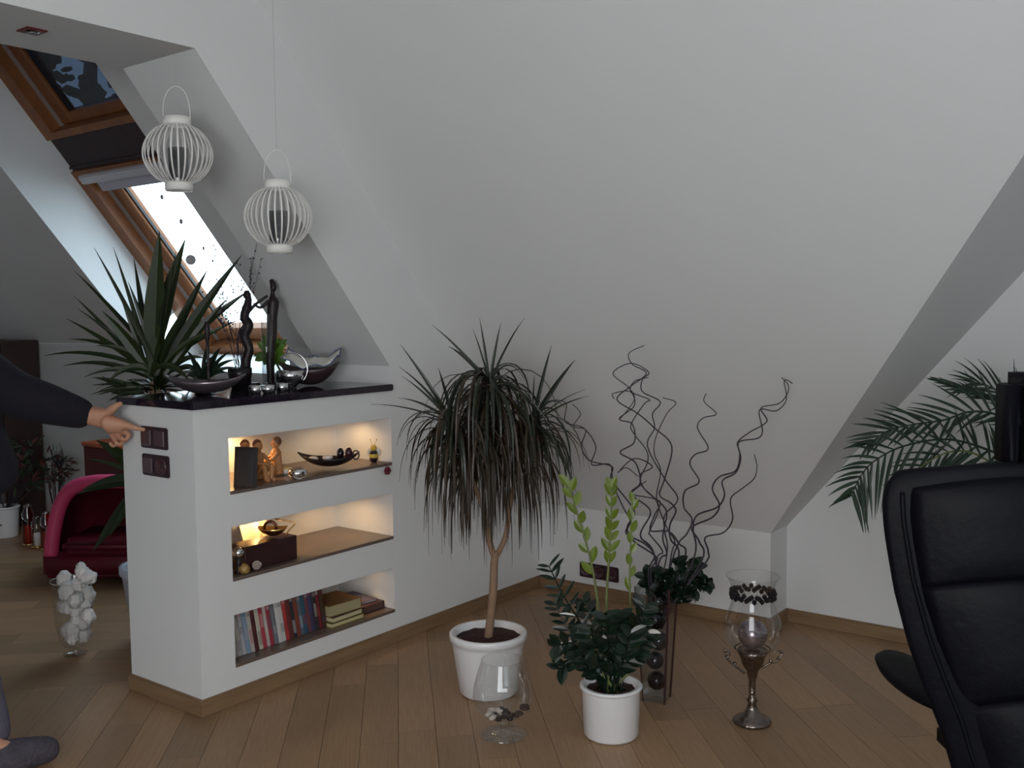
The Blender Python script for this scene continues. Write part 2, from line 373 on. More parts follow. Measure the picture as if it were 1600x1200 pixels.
# ---- the two roof windows, one above the other
def slab_s(bm, x0, x1, s0, s1, n0, n1):
    vs = [sp(x, s, n) for n in (n0, n1) for x, s in ((x0,s0),(x1,s0),(x1,s1),(x0,s1))]
    v = [bm.verts.new(c) for c in vs]
    for f in ((3,2,1,0),(4,5,6,7),(0,1,5,4),(1,2,6,5),(2,3,7,6),(3,0,4,7)): bm.faces.new([v[i] for i in f])
def roof_window(name, s0, s1, pane_mat, blind, fb=.085, sb=.09):
    n = REC
    bm = bmesh.new(); slab_s(bm, WX0-.02, WX0+.10, s0, s1, n-.02, n+.10)
    w_ = struct(name, bm, FRAMEW)
    for a in ((WX1-.10, WX1+.02, s0, s1), (WX0+.10, WX1-.10, s0, s0+fb), (WX0+.10, WX1-.10, s1-.085, s1)):
        bm = bmesh.new(); slab_s(bm, *a, n-.02, n+.10); struct('frame_bar', bm, FRAMEW, w_)
    xi0, xi1, si0, si1 = WX0+.10, WX1-.10, s0+fb, s1-.085
    bm = bmesh.new()
    slab_s(bm, xi0, xi0+.03, si0, si1, n+.045, n+.10); slab_s(bm, xi1-.03, xi1, si0, si1, n+.045, n+.10)
    struct('aluminium_channel', bm, ALU, w_)
    for a in ((xi0+.03, xi0+.13, si0, si1), (xi1-.13, xi1-.03, si0, si1), (xi0+.13, xi1-.13, si0, si0+sb), (xi0+.13, xi1-.13, si1-.09, si1)):
        bm = bmesh.new(); slab_s(bm, *a, n+.05, n+.115); bevel(bm, .006, 1); struct('sash_bar', bm, FRAMEW, w_)
    bm = bmesh.new(); slab_s(bm, xi0+.12, xi1-.12, si0+sb-.01, si1-.08, n+.085, n+.095); struct('pane', bm, pane_mat, w_)
    bm = bmesh.new(); slab_s(bm, xi0+.13, xi0+.142, si0+sb, si1-.09, n+.07, n+.085); struct('gasket', bm, BLACK, w_)
    if blind:
        bm = bmesh.new(); slab_s(bm, xi0-.02, xi1+.02, s1-.075, s1-.02, n-.05, n+.01); bevel(bm, .008, 2); struct('blind_rail', bm, BLIND, w_)
        bm = bmesh.new(); slab_s(bm, xi0+.03, xi1-.03, s1-.155, s1-.085, n+.005, n+.03); struct('blind_cloth', bm, mat('blind_cloth', (.42, .39, .45), .8), w_)
    return w_
lw_ = roof_window('window_1', SW, 2.045, PANE, True)
uw_ = roof_window('window_2', 2.25, 3.38, PANET, False, .04, .06)
bm = bmesh.new(); slab_s(bm, WX0-.02, WX1+.02, 2.045, 2.25, REC, REC+.08); slab_s(bm, WX0-.02, WX1+.02, 2.06, 2.072, REC-.012, REC); struct('trim_2', bm, MESH)
# daylight portal outside the lower window
pl = bpy.data.lights.new('skylight_portal', 'AREA'); pl.shape = 'RECTANGLE'; pl.size = WX1-WX0-.3; pl.size_y = 2.5
pl.cycles.is_portal = True
po = bpy.data.objects.new('skylight_portal', pl); COL.objects.link(po); po.location = sp((WX0+WX1)/2, 2.0, REC+.2)
po.rotation_euler = (-no).to_track_quat('-Z', 'Y').to_euler()

# trees outside, above eaves level, seen through the upper window only
def tree_outside(px, py, d, rad, seed, lab):
    rnd = random.Random(seed); c = W(px, py, d); t = empty('tree', (c.x, c.y, -3), lab, 'tree', )
    bm = bmesh.new(); top = Vector(c); tube(bm, spline([Vector((c.x, c.y, -3)), top-Vector((.1,0,rad*.4)), top+Vector((.05,0,rad*.7))], 5), .12, .03, 7); new_obj('trunk', bm, TWIG, t)
    bm = bmesh.new()
    for i in range(42):
        v = Vector((rnd.gauss(0,1), rnd.gauss(0,1), rnd.gauss(0,1))).normalized()*rad*rnd.random()**.45
        M_ = Matrix.Rotation(rnd.random()*6, 4, 'X') @ Matrix.Rotation(rnd.random()*6, 4, 'Y')
        ball(bm, c+v, rnd.uniform(.05, .15), 1, (1, .7, .35), M_)
    o = new_obj('crown', bm, TREEB, t); o['kind'] = 'stuff'
bm = bmesh.new(); box(bm, (-20, 2.6, -3.2), (12, 22, -3)); struct('ground', bm, mat('ground_grass', (.03, .05, .02), .95))
tree_outside(150, 160, 9.5, .60, 2, 'dark tree crown low in the upper roof window')
tree_outside(60, 95, 10.5, .55, 4, 'dark tree crown at the left of the upper roof window')

# recessed ceiling spot under the lintel
c = Zp(50, 47, ZT)
t = empty('recessed_spotlight', (c.x, c.y, ZT), 'square dark red recessed spotlight under the lintel of the opening', 'spotlight')
new_obj('frame', bbox((c.x-.035, c.y-.035, ZT-.006), (c.x+.035, c.y+.035, ZT+.0), .003, 1), mat('dark_red_glass', (.14, .02, .02), .2), t)
bm = bmesh.new(); lathe(bm, [(0, -.009), (.018, -.009), (.022, -.0055)], (c.x, c.y, ZT), 16); new_obj('bulb', bm, SILVER, t)

# ------------------------------------------------------------------ granite top
bm = bbox((-WT-.018, -.012, HS+.0005), (.016, L1+.004, HS+.028), .004, 2)
tag(recenter(new_obj('granite_countertop', bm, GRANITE)), 'polished black granite slab lying on top of the white half wall', 'countertop')
TOP = HS+.0285

# switch plates on the end face, socket on the knee wall
def plate(name, c, w, h, axis, gangs, label, cat):
    c = Vector(c); t = empty(name, c, label, cat)
    ex = Vector((1,0,0)); en = Vector((0,-1,0)); ez = Vector((0,0,1))
    M = Matrix((ex, en, ez)).transposed().to_4x4(); M.translation = c
    new_obj('plate', bbox((-w/2, 0, -h/2), (w/2, .009, h/2), .004, 2, M), SWITCH, t)
    gw = w/len(gangs)
    for i, g in enumerate(gangs):
        x = -w/2+gw*(i+.5)
        if g == 'r':
            new_obj('rocker', bbox((x-gw*.36, .009, -h*.36), (x+gw*.36, .014, h*.36), .003, 1, M), mat('brown_rocker', (.075, .035, .042), .22), t)
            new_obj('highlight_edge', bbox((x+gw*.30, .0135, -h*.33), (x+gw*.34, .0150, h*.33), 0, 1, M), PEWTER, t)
        else:
            bm = bmesh.new(); lathe(bm, [(.006, .0), (h*.30, .0), (h*.34, .004), (h*.38, .004), (h*.38, -.003)], (0,0,0), 24)
            bmesh.ops.transform(bm, matrix=M @ Matrix.Translation((x, .010, 0)) @ Matrix.Rotation(R(-90), 4, 'X'), verts=bm.verts); new_obj('socket_ring', bm, mat('brown_rocker', (.075, .035, .042), .22), t, True)
            bm = bmesh.new()
            for q in (-1, 1): ball(bm, M @ Vector((x+q*h*.11, .011, 0)), .0035, 1)
            new_obj('pin_hole', bm, BLACK, t)
    return t
plate('light_switch', (-.228, 0, .969), .165, .079, 'y', 'rr', 'upper dark brown double switch on the end of the half wall', 'switch')
plate('wall_socket', (-.224, 0, .869), .165, .079, 'y', 'rs', 'lower dark brown switch and socket plate on the half wall end', 'socket')
plate('wall_socket', (.362, K, .128), .225, .074, 'y', 'sss', 'wide dark brown socket strip low on the knee wall', 'socket')

# ------------------------------------------------------------------ niche lamps
def niche_lamp(y, ztop, e, x=-.17, lab='', spot=R(125), lampx=None):
    t = empty('niche_spotlight', (x, y, ztop), lab, 'spotlight')
    bm = bmesh.new(); lathe(bm, [(.024, 0), (.024, -.004), (.017, -.006), (.013, -.002)], (x, y, ztop), 20); new_obj('ring', bm, CHROME, t, True)
    bm = bmesh.new(); lathe(bm, [(0, -.0035), (.013, -.0025)], (x, y, ztop), 16); new_obj('bulb', bm, mat('warm_bulb', (1, .8, .5), .4, emit=(1, .62, .26, 14)), t)
    l = lamp('niche_halogen', 'SPOT', (x, y, ztop-.008), e, (1, .62, .27), .012, (x, y, 0), spot=spot, blend=.6); l.parent = t
    l.matrix_parent_inverse = Matrix.Translation(-t.location)
niche_lamp(.36, A1, 2.0, -.27, 'small halogen spot at the left of the top niche', R(165))
niche_lamp(.86, A1, .45, -.17, 'small halogen spot at the right of the top niche', R(165))
niche_lamp(.42, B1, 1.2, -.20, 'small halogen spot at the left of the middle niche', R(165))
niche_lamp(.82, B1, .55, -.17, 'small halogen spot at the right of the middle niche', R(165))
niche_lamp(.88, C1, .35, -.10, 'small dim spot in the bottom niche above the stacked books', R(80))

#PART2
# ================================================================== PART 2: things
def ang_m(loc, yaw=None):
    """matrix whose x axis runs along the camera's horizontal (or a given heading), z up, origin at loc"""
    a = YAW if yaw is None else yaw
    ex = Vector((math.cos(a), -math.sin(a), 0)); ey = Vector((math.sin(a), math.cos(a), 0))
    m_ = Matrix((ex, ey, Vector((0,0,1)))).transposed().to_4x4(); m_.translation = Vector(loc); return m_
def lat(name, prof, c, m, parent=None, seg=32, sx=1, sy=1, M=None):
    bm = bmesh.new(); lathe(bm, prof, (0,0,0) if M is not None else c, seg, sx, sy)
    if M is not None: bmesh.ops.transform(bm, matrix=M, verts=bm.verts)
    bmesh.ops.recalc_face_normals(bm, faces=bm.faces)
    return new_obj(name, bm, m, parent, True)
def solid(o, t, off=-1):
    md = o.modifiers.new('solid', 'SOLIDIFY'); md.thickness = t; md.offset = off; return o
def zat(py, base):
    """height above the floor at which the vertical line through base crosses image row py"""
    lo, hi = -.5, 3.2
    for _ in range(40):
        mid = (lo+hi)/2; v = Vector((base[0], base[1], mid))-CAM; y = 600-F_PX*v.dot(up)/v.dot(fw)
        if y > py: lo = mid
        else: hi = mid
    return lo
def pot(base, ytop, rtop, rbot, label, name='white_pot'):
    h = zat(ytop, base); b = Vector(base); t = None
    return h

# ------------------------------------------------------------------ lanterns
def lantern(c, label, mirror=1):
    c = Vector(c); rr, hz = .116, .094
    t = empty('rib_lantern', c-Vector((0,0,.125)), label, 'lantern', 'hanging rib lanterns above the granite top')
    for zz, nm in ((hz+.001, 'top_collar'), (-hz-.031, 'bottom_collar')):
        lat(nm, [(.038, 0), (.046, 0), (.047, .015), (.046, .030), (.040, .030), (.038, 0)], c+Vector((0,0,zz)), WMETAL, t, 28)
    lat('base_disc', [(0, 0), (.038, 0), (.038, .004), (0, .004)], c-Vector((0,0,hz+.026)), WMETAL, t, 24)
    n = 32
    rib = None
    for k in range(n):
        a = 2*math.pi*k/n
        if rib is None:
            bm = bmesh.new(); P = []
            for i in range(15):
                ph = -1+2*i/14; z = ph*(hz+.006); r = .042+(rr-.042)*math.cos(ph*math.pi/2)**.62
                P.append((r, z))
            rows = []
            for r, z in P:
                rows.append([bm.verts.new((r+dx, dy, z)) for dx, dy in ((-.0012,-.0026),(.0012,-.0026),(.0012,.0026),(-.0012,.0026))])
            for A, B in zip(rows, rows[1:]):
                for q in range(4): bm.faces.new((A[q], A[(q+1)%4], B[(q+1)%4], B[q]))
            me = bpy.data.meshes.new('rib'); bm.to_mesh(me); bm.free(); me.materials.append(WMETAL); rib = me
        o = bpy.data.objects.new('rib', rib); COL.objects.link(o); o.parent = t
        o.matrix_parent_inverse = Matrix.Translation(-t.location); o.location = c; o.rotation_euler = (0, 0, a)
    lat('votive_glass', [(.030, -hz-.02), (.033, -hz+.01), (.033, .02), (.031, .02), (.031, -hz+.012), (0, -hz)], c, glass('dark_votive_glass', (.55, .57, .60), .12), t, 24)
    lat('candle', [(0, -hz-.015), (.024, -hz-.015), (.024, -.035), (0, -.033)], c, mat('grey_candle', (.35, .36, .38), .35), t, 20)
    bm = bmesh.new(); ex = Vector((math.cos(YAW), -math.sin(YAW), 0))
    P = [c+ex*(.046*math.cos(u))*1.02+Vector((0,0,hz+.02+.115*math.sin(u)**.7)) for u in [math.pi*i/24 for i in range(25)]]
    tube(bm, P, .0014, seg=6); new_obj('handle', bm, WMETAL, t)
    zt = min(CEIL, HK+TN*(K-c.y))
    bm = bmesh.new(); tube(bm, [c+Vector((0,0,hz+.133)), Vector((c.x, c.y, zt))], .0007, seg=5); new_obj('hanging_wire', bm, mat('thin_wire', (.5, .48, .47), .5, .4), t)
lantern(W(278, 241, 3.42), 'white metal rib lantern hanging on the left, in front of the roof window')
lantern(W(435, 339, 3.46), 'white metal rib lantern hanging lower on the right with an arched handle')

# ------------------------------------------------------------------ yucca behind the half wall
def leaf_to(parent, base, tip, width, m, sag=.03, bulge=None, name='leaf', n=9, prof=None, side=None):
    b, t_ = Vector(base), Vector(tip); mid = (b+t_)/2+Vector((0,0,sag)) if bulge is None else (b+t_)/2+Vector(bulge)
    P = [(1-u)**2*b+2*u*(1-u)*mid+u*u*t_ for u in [i/n for i in range(n+1)]]
    bm = bmesh.new(); blade(bm, P, width, side=side if side is not None else -fw+Vector((random.uniform(-.4,.4), 0, random.uniform(0,.6))), prof=prof)
    return new_obj(name, bm, m, parent)
yb = Vector((-.86, .42, 0))
yt = empty('yucca', yb, 'tall yucca with sword leaves rising behind the half wall, seen over the granite top', 'plant')
lat('pot', [(0, 0), (.13, 0), (.17, .29), (.18, .30), (.18, .33), (.155, .33), (.15, .27), (0, .27)], yb, mat('blue_grey_glaze', (.36, .38, .44), .4), yt, 32)
lat('soil', [(0, .275), (.152, .28)], yb, SOIL, yt, 24)
bm = bmesh.new(); tube(bm, spline([yb+Vector((0,0,.25)), yb+Vector((.01,.0,.6)), Vector((-.88,.43,1.12))], 8), .035, .028, 12); new_obj('trunk', bm, BARK, yt, True)
bm = bmesh.new(); tube(bm, spline([yb+Vector((.04,.0,.25)), yb+Vector((.0,-.06,.45)), yb+Vector((-.02,-.10,.66))], 8), .028, .022, 10); new_obj('trunk', bm, BARK, yt, True)
dy = depth((-.88, .43, 1.12))
tips = [(249,360,34),(290,372,34),(378,398,22),(325,420,22),(392,452,20),(147,387,9),(177,386,9),(209,402,13),(115,422,9),(115,462,9),(121,482,9),(104,498,11),(105,530,10),(68,556,9),(98,572,11),(357,465,18),(372,500,12),(242,430,6),
        (275,392,10),(200,440,14),(158,485,22),(190,470,12),(340,520,12),(225,480,26),(262,450,26),(300,470,22),(150,540,16),(130,590,12),(320,560,14),(300,600,14),(335,590,10),(165,600,16)]
for i, (px, py, wpx) in enumerate(tips):
    base = W(245+random.uniform(-14,14), 590+random.uniform(-14,8), dy+random.uniform(-.03,.03)); dj = random.uniform(-.16,.16)
    if px > 340: dj = random.uniform(.0,.15)
    leaf_to(yt, base, W(px, py, dy+dj), wpx*dy/F_PX*(1.15 if wpx > 30 else .95), LEAFY, sag=.03 if py < 520 else .08, prof=lambda u: min(1, .4+1.6*u)*(1-u**2.2))
for k in range(34):
    a = random.uniform(0, 6.28); base = W(245, 608, dy); d_ = Vector((math.cos(a), math.sin(a), random.uniform(-.1, .9)))
    P = droop(base, d_, random.uniform(.14,.26), 3., 8); bm = bmesh.new(); blade(bm, P, .028, side=Vector((0,0,1))); new_obj('leaf', bm, LEAFY, yt)
for k in range(26):
    base = W(random.uniform(190, 236), random.uniform(600, 622), dy+random.uniform(-.12,.05)); leaf_to(yt, base, W(random.uniform(128, 215), random.uniform(588, 628), dy+random.uniform(-.2,.1)), .016, LEAFY, .02, n=6)
for (bx, by), (px, py), wpx in (((215,735),(150,688),18), ((218,742),(133,716),6), ((218,750),(128,766),20), ((220,752),(120,772),10), ((222,762),(145,862),18), ((222,765),(170,840),12), ((215,730),(178,712),10)):
    leaf_to(yt, W(bx, by, dy-.05), W(px, py, dy-.25), wpx*dy/F_PX*1.2, LEAFY, .02)

# ------------------------------------------------------------------ dragon tree in white pot
def open_pot(t, b, h, rt_, rb, rim, m=WHITE, soil_dip=.025, sm=SOIL):
    lat('pot', [(0, 0), (rb*.93, 0), (rb, .008), (rt_*.93, h-rim*1.6), (rt_*.96, h-rim), (rt_, h-rim*.9), (rt_, h-.004), (rt_-.004, h), (rt_-.018, h-.002), (rt_-.022, h-soil_dip-.02), (0, h-soil_dip-.02)], b, m, t, 48)
    bm = bmesh.new(); r_ = rt_-.021; ce = bm.verts.new(Vector(b)+Vector((0,0,h-soil_dip+.006))); rings = [[ce]]
    for q in (.35, .7, 1.): rings.append([bm.verts.new(Vector(b)+Vector((r_*q*math.cos(6.2832*i/28), r_*q*math.sin(6.2832*i/28), h-soil_dip+random.uniform(-.003,.003)))) for i in range(28)])
    for i in range(28): bm.faces.new((ce, rings[1][i], rings[1][(i+1)%28]))
    for A, B in zip(rings[1:], rings[2:]):
        for i in range(28): bm.faces.new((A[i], A[(i+1)%28], B[(i+1)%28], B[i]))
    new_obj('soil', bm, sm, t)
db = Zp(764, 1080); db.z = 0; dd = depth(db+Vector((0,0,.5)))
dh = zat(986, db)
dt = empty('dragon_tree', db, 'dragon tree with a mop of drooping narrow leaves in a tall white pot', 'plant')
rpx = lambda px: px*dd/F_PX
open_pot(dt, db, dh, rpx(61), rpx(46), .028)
bm = bmesh.new(); tb = Vector((db.x, db.y, dh-.03))
tube(bm, spline([tb, W(770, 930, dd), W(772, 885, dd), W(774, 862, dd)], 6), .016, .014, 10)
tube(bm, spline([W(773, 872, dd), W(764, 842, dd-.02), W(758, 790, dd-.02), W(752, 730, dd), W(765, 600, dd)], 6), .012, .008, 8)
tube(bm, spline([W(774, 872, dd), W(790, 838, dd+.02), W(797, 790, dd+.05), W(812, 720, dd+.05), W(832, 660, dd+.05)], 6), .011, .008, 8)
tube(bm, spline([W(757, 800, dd-.02), W(735, 740, dd-.06), W(712, 670, dd-.08)], 6), .009, .008, 8)
new_obj('trunk', bm, BARK, dt, True)
heads = [((765,600), 0), ((708,662), -.08), ((832,662), .05)]
Q = lambda X, Y: (580+X/3.53, 480+Y/3.53)
ex_ = [(0,(333,95),7),(0,(598,60),6),(0,(715,85),7),(0,(845,60),5),(0,(425,215),10),(0,(560,120),4),(0,(820,520),7),(0,(450,440),6),(0,(840,390),4),(0,(1000,680),7),
       (1,(160,205),9),(1,(155,330),6),(1,(370,335),8),(1,(0,535),4),(1,(520,370),7),(1,(150,500),6),(1,(170,380),6),(1,(300,420),5),
       (2,(995,210),9),(2,(1125,290),12),(2,(1200,490),5),(2,(1180,455),3),(2,(1130,1020),8),(2,(1060,640),5),(2,(1075,560),5),(2,(1190,830),4),(2,(1040,1080),5),(2,(900,370),4)]
for h, (X_, Y_), wp in ex_:
    (hx, hy), dj = heads[h]; px, py = Q(X_, Y_); low = py > hy-25
    leaf_to(dt, W(hx, hy, dd+dj), W(px, py, dd+dj+random.uniform(-.08,.08)), wp*dd/F_PX/2.6*1.9, LEAFD, sag=(.10 if low else .02)+random.uniform(0,.02), n=12)
for h, ((hx, hy), dj) in enumerate(heads):
    for k in range((104, 62, 62)[h]):
        a = random.uniform(0, 2*math.pi); el = random.uniform(-.35, .95)
        base = W(hx+random.uniform(-5,5), hy+random.uniform(-8,26), dd+dj)
        d_ = Vector((math.cos(a)*math.cos(el), math.sin(a)*math.cos(el), math.sin(el)))
        L = random.uniform(.32, .52) if el > -.1 else random.uniform(.28, .40)
        L *= (1, .72, .72)[h]
        P = droop(base, d_, L, random.uniform(9.5, 16), 11)
        bm = bmesh.new(); blade(bm, P, random.uniform(.011,.017), side=Vector((math.cos(a)*.3, math.sin(a)*.3, 1)), thick=.0004); new_obj('leaf', bm, LEAFR if random.random() < .35 else LEAFD, dt)

bm = bmesh.new()
for k in range(260):
    a = random.uniform(0, 2*math.pi); u = random.random(); hx, hy = random.choice(((765,660),(740,690),(790,690),(765,700),(725,690),(810,690)))
    base = W(hx+random.uniform(-14,14), hy+random.uniform(-20,30), dd+random.uniform(-.06,.06)); el = random.uniform(-.5,.7)
    P = droop(base, Vector((math.cos(a)*math.cos(el), math.sin(a)*math.cos(el), math.sin(el))), random.uniform(.26,.44), random.uniform(12,20), 9)
    blade(bm, P, random.uniform(.010,.015), side=Vector((math.cos(a)*.3, math.sin(a)*.3, 1)), thick=.0004)
o = new_obj('inner_foliage', bm, LEAFR, dt); o['kind'] = 'stuff'

# ------------------------------------------------------------------ zz plant in smaller white pot
zb_ = Zp(955, 1147); zb_.z = 0; zd = depth(zb_+Vector((0,0,.3))); zh = zat(1068, zb_)
zt_ = empty('zz_plant', zb_, 'bushy glossy dark green plant with lime green new shoots in a round white pot', 'plant')
open_pot(zt_, zb_, zh, 49*zd/F_PX, 43*zd/F_PX, .010, soil_dip=.02)
def leaflets(P, n, L, w, m, start=.25, spread=55, alt=False, end=1., tipw=1.):
    N = len(P)-1
    for k in range(n):
        u = start+(end-start)*k/(n-1); x = u*N; i = min(int(x), N-1); p = P[i].lerp(P[i+1], x-i); t_ = (P[i+1]-P[i]).normalized()
        s0 = t_.cross(fw).normalized()
        for q in ((-1, 1) if not alt else ((-1)**k,)):
            an = R(spread+random.uniform(-10,10)); tw = random.uniform(-.7,.7)
            d_ = (t_*math.cos(an)+(s0*q*math.cos(tw)+fw*math.sin(tw))*math.sin(an)).normalized()
            l = L*.85*random.uniform(.8,1.1)*(1-.25*abs(u-.5)); 
            pts = droop(p, d_, l, .9, 7); bm = bmesh.new()
            blade(bm, pts, w*.78*random.uniform(.85,1.1), side=(-fw+Vector((random.uniform(-.5,.5), random.uniform(-.5,.5), .7))).normalized(), fold=.25, prof=leafprof)
            new_obj('leaflet', bm, m, zt_)
def zstem(px, dj, n, L=.078, w=.030, m=LEAFZ, sm=LEAFZ, alt=False, start=.3, spread=55, r=.0045):
    P = spline([W(x, y, zd+dj*i/(len(px)-1)) for i, (x, y) in enumerate(px)], 5)
    P[0] = Vector((zb_.x+random.uniform(-.05,.05), zb_.y+random.uniform(-.05,.05), zh-.03))
    bm = bmesh.new(); tube(bm, P, r, .0018, 7); new_obj('stem', bm, sm, zt_, True); leaflets(P, n, L, w, m, start, spread, alt)
zstem([(935,1065),(915,990),(880,930),(858,885)], -.04, 9, .075, .017)
zstem([(938,1065),(905,1010),(885,978),(868,945)], .06, 8, .075, .022)
zstem([(935,1065),(915,1020),(890,1005),(868,1010)], -.10, 6, .078, .034)
zstem([(935,1065),(915,1040),(893,1032),(874,1045)], .0, 5, .075, .034)
zstem([(945,1065),(935,1000),(922,965),(912,940)], .10, 7, .07, .030)
zstem([(965,1065),(980,1010),(998,975),(1008,950)], -.02, 8, .078, .034)
zstem([(970,1065),(990,1020),(1010,990)], .05, 6, .075, .034)
zstem([(960,1065),(962,1005),(966,965)], -.12, 8, .078, .034)
zstem([(950,1065),(935,1025),(922,985)], -.14, 7, .078, .036)
zstem([(955,1065),(950,1010),(948,965)], -.16, 8, .078, .036)
zstem([(965,1065),(975,1030),(985,990)], -.14, 7, .078, .036)
zstem([(948,1065),(925,1045),(905,1020)], -.12, 6, .078, .036)
zstem([(960,1065),(965,1045),(1000,1020)], -.10, 6, .072, .034)
zstem([(943,1065),(938,980),(926,890),(906,815),(889,760)], .0, 11, .066, .036, LEAFG, STEMG, True, .48, 30, .006)
zstem([(952,1065),(947,960),(951,880),(955,820),(956,762)], -.03, 8, .062, .029, LEAFG, STEMG, False, .5, 28, .006)
zstem([(980,1065),(985,980),(984,900),(986,840),(988,785)], .03, 9, .060, .030, LEAFG, STEMG, True, .42, 18, .005)

# ------------------------------------------------------------------ tall square glass vase with twigs
vb = Zp(1026, 1092); vb.z = 0; vd = depth(vb+Vector((0,0,.25))); vh = zat(912, vb)
vt = empty('tall_glass_vase', vb, 'tall square tapering glass vase with dark edges, holding coiled twigs and mirror balls', 'vase')
MV = ang_m(vb, YAW+R(24)); px_m = vd/F_PX
def frust(bm, w0, w1, z0, z1, M):
    a = [bm.verts.new(M @ Vector((x*w0, y*w0, z0))) for x, y in ((-1,-1),(1,-1),(1,1),(-1,1))]; b = [bm.verts.new(M @ Vector((x*w1, y*w1, z1))) for x, y in ((-1,-1),(1,-1),(1,1),(-1,1))]
    for i in range(4): bm.faces.new((a[i], a[(i+1)%4], b[(i+1)%4], b[i]))
    return a, b
wb, wt = 17*px_m, 27*px_m
lean = Matrix.Shear('XY', 4, (0.045, 0)) if False else Matrix()
bm = bmesh.new(); frust(bm, wb, wt, .002, vh, MV); new_obj('glass_body', bm, glass('smoky_glass', (.80, .83, .84), .05), vt)
bm = bmesh.new(); box(bm, (-wb, -wb, 0), (wb, wb, .022), MV); new_obj('glass_foot', bm, GLASS, vt)
bm = bmesh.new()
for x, y in ((1,-1),(-1,-1),(1,1)): tube(bm, [MV @ Vector((x*wb, y*wb, 0)), MV @ Vector((x*wt, y*wt, vh))], .0042 if x > 0 else .002, seg=4)
new_obj('dark_edge', bm, mat('plum_edge', (.05, .018, .022), .3), vt)
DB = mat('dark_mirror_ball', (.10, .09, .10), .08, .9)
for k, (z, x, r) in enumerate(((.065,.0,.036), (.135,-.006,.034), (.205,.008,.037), (.275,-.004,.036), (.34,.006,.036))):
    bm = bmesh.new(); ball(bm, (MV @ Vector((x, 0, z*vh/.40))), r*.95, 3)
    tag(recenter(new_obj('mirror_ball', bm, mat('black_ball', (.012,.006,.008), .12) if k == 0 else DB, None, True)),
        ['black ball at the very bottom of the tall square vase', 'mirror ball second from the bottom in the tall square vase', 'mirror ball in the middle of the stack in the tall square vase', 'mirror ball second from the top in the tall square vase', 'topmost mirror ball in the tall square vase just under the leaves'][k], 'ball', 'balls stacked in the tall vase')
# coiled twigs (traced in the plane of the vase, each with its own depth)
q5 = lambda X, Y: (820+X/3.157, 520+Y/3.157)
TW = [[(880,1150),(905,1080),(890,1010),(980,985),(1025,920),(1015,820),(1070,770),(1130,720),(1145,660),(1132,600)],
 [(870,1130),(860,1030),(825,960),(925,910),(960,850),(925,770),(960,710),(1040,680),(1060,600),(1050,540),(1110,490),(1165,460),(1195,430),(1165,370),(1250,350),(1290,310),(1300,260),(1265,220)],
 [(835,1110),(830,970),(850,900),(950,860),(985,800),(975,730),(1040,690),(1065,620),(1055,540),(1150,520),(1172,480),(1158,380),(1240,385),(1290,330),(1280,235),(1320,250)],
 [(740,1080),(800,990),(825,920),(785,860),(790,780),(860,735),(815,650),(840,600),(905,570),(852,470),(880,420),(945,400),(885,340),(895,300)],
 [(760,1110),(720,1020),(715,950),(745,880),(720,840),(665,800),(690,720),(725,560),(640,470),(560,400),(455,330),(520,265),(600,200),(530,155),(515,100),(590,62)],
 [(700,1100),(690,980),(690,900),(755,820),(690,720),(605,560),(640,470),(630,400),(668,340),(580,290),(580,230),(612,195),(525,150),(435,200),(510,268),(540,330),(470,425)],
 [(650,1130),(680,1080),(620,1000),(615,980),(660,850),(570,740),(605,640),(600,580),(540,500),(525,450),(590,350),(615,330),(525,290),(540,240),(610,220)],
 [(640,1100),(570,1000),(620,880),(525,795),(570,740),(545,640),(470,590),(540,540),(530,450),(465,425),(540,360),(520,290),(435,300),(440,325)],
 [(610,1190),(640,1100),(590,1040),(500,990),(520,930),(480,850),(425,720),(430,660),(320,630),(280,560),(300,480),(240,460),(275,400),(235,352)],
 [(620,1190),(650,1110),(540,1030),(505,960),(540,880),(440,740),(420,650),(330,650),(350,560),(290,470),(200,440),(205,350),(150,330)],
 [(660,1140),(700,1090),(680,1010),(700,900),(680,850),(590,770),(570,700),(630,660),(540,620),(460,690),(500,665),(560,710)],
 [(790,1110),(760,1040),(710,980),(620,975),(640,900),(665,830),(540,800),(525,790),(600,730)],
 [(720,1110),(740,1030),(700,960),(660,860),(650,800),(670,680),(640,600),(645,520),(700,400),(745,345),(680,320)]]
special = {0: 'dark coiled twig with a blunt tip, lowest of those leaning right from the tall vase', 3: 'dark coiled twig standing alone just right of the middle bunch in the tall vase', 4: 'tallest dark coiled twig in the tall vase, its hooked tip reaching highest'}
for i, tw in enumerate(TW):
    n = len(tw); off = (i%5-2)*.03
    pts = [W(*q5(*p), vd+off*(k/(n-1))+(.016*math.cos(k*2.1) if k else 0)) for k, p in enumerate(tw)]
    root = MV @ Vector((((i*7)%5-2)*.010, ((i*3)%5-2)*.008, vh*.62)); pts = [root]+[p for p in pts if True]
    bm = bmesh.new(); tube(bm, spline(pts, 6), .0036 if i not in (5,6,12) else .0028, .0016, 6)
    lab = special.get(i) or {1: 'dark coiled twig reaching far right, upper strand of the intertwined pair', 2: 'dark coiled twig reaching farthest right, its tip pointing right', 5: 'dark coiled twig of the middle bunch with the widest loop at its upper left', 6: 'dark coiled twig of the middle bunch ending in a short level hook', 7: 'dark coiled twig of the middle bunch with a small curl at its left tip', 8: 'dark coiled twig arching left, its tip a rounded hook', 9: 'longest dark coiled twig arching left behind the dragon tree leaves', 10: 'short dark coiled twig ending in a small loop low in the middle bunch', 11: 'shortest dark coiled twig bending back low in the middle bunch', 12: 'thin faint coiled twig behind the middle bunch, bent right at the top'}[i]
    pair = i in (1, 2); left = i in (8, 9)
    o = tag(recenter(new_obj('coiled_twig', bm, TWIG, None, True)), lab, 'twig', 'twigs reaching right' if pair else 'twigs arching left' if left else 'coiled twigs in the tall vase')
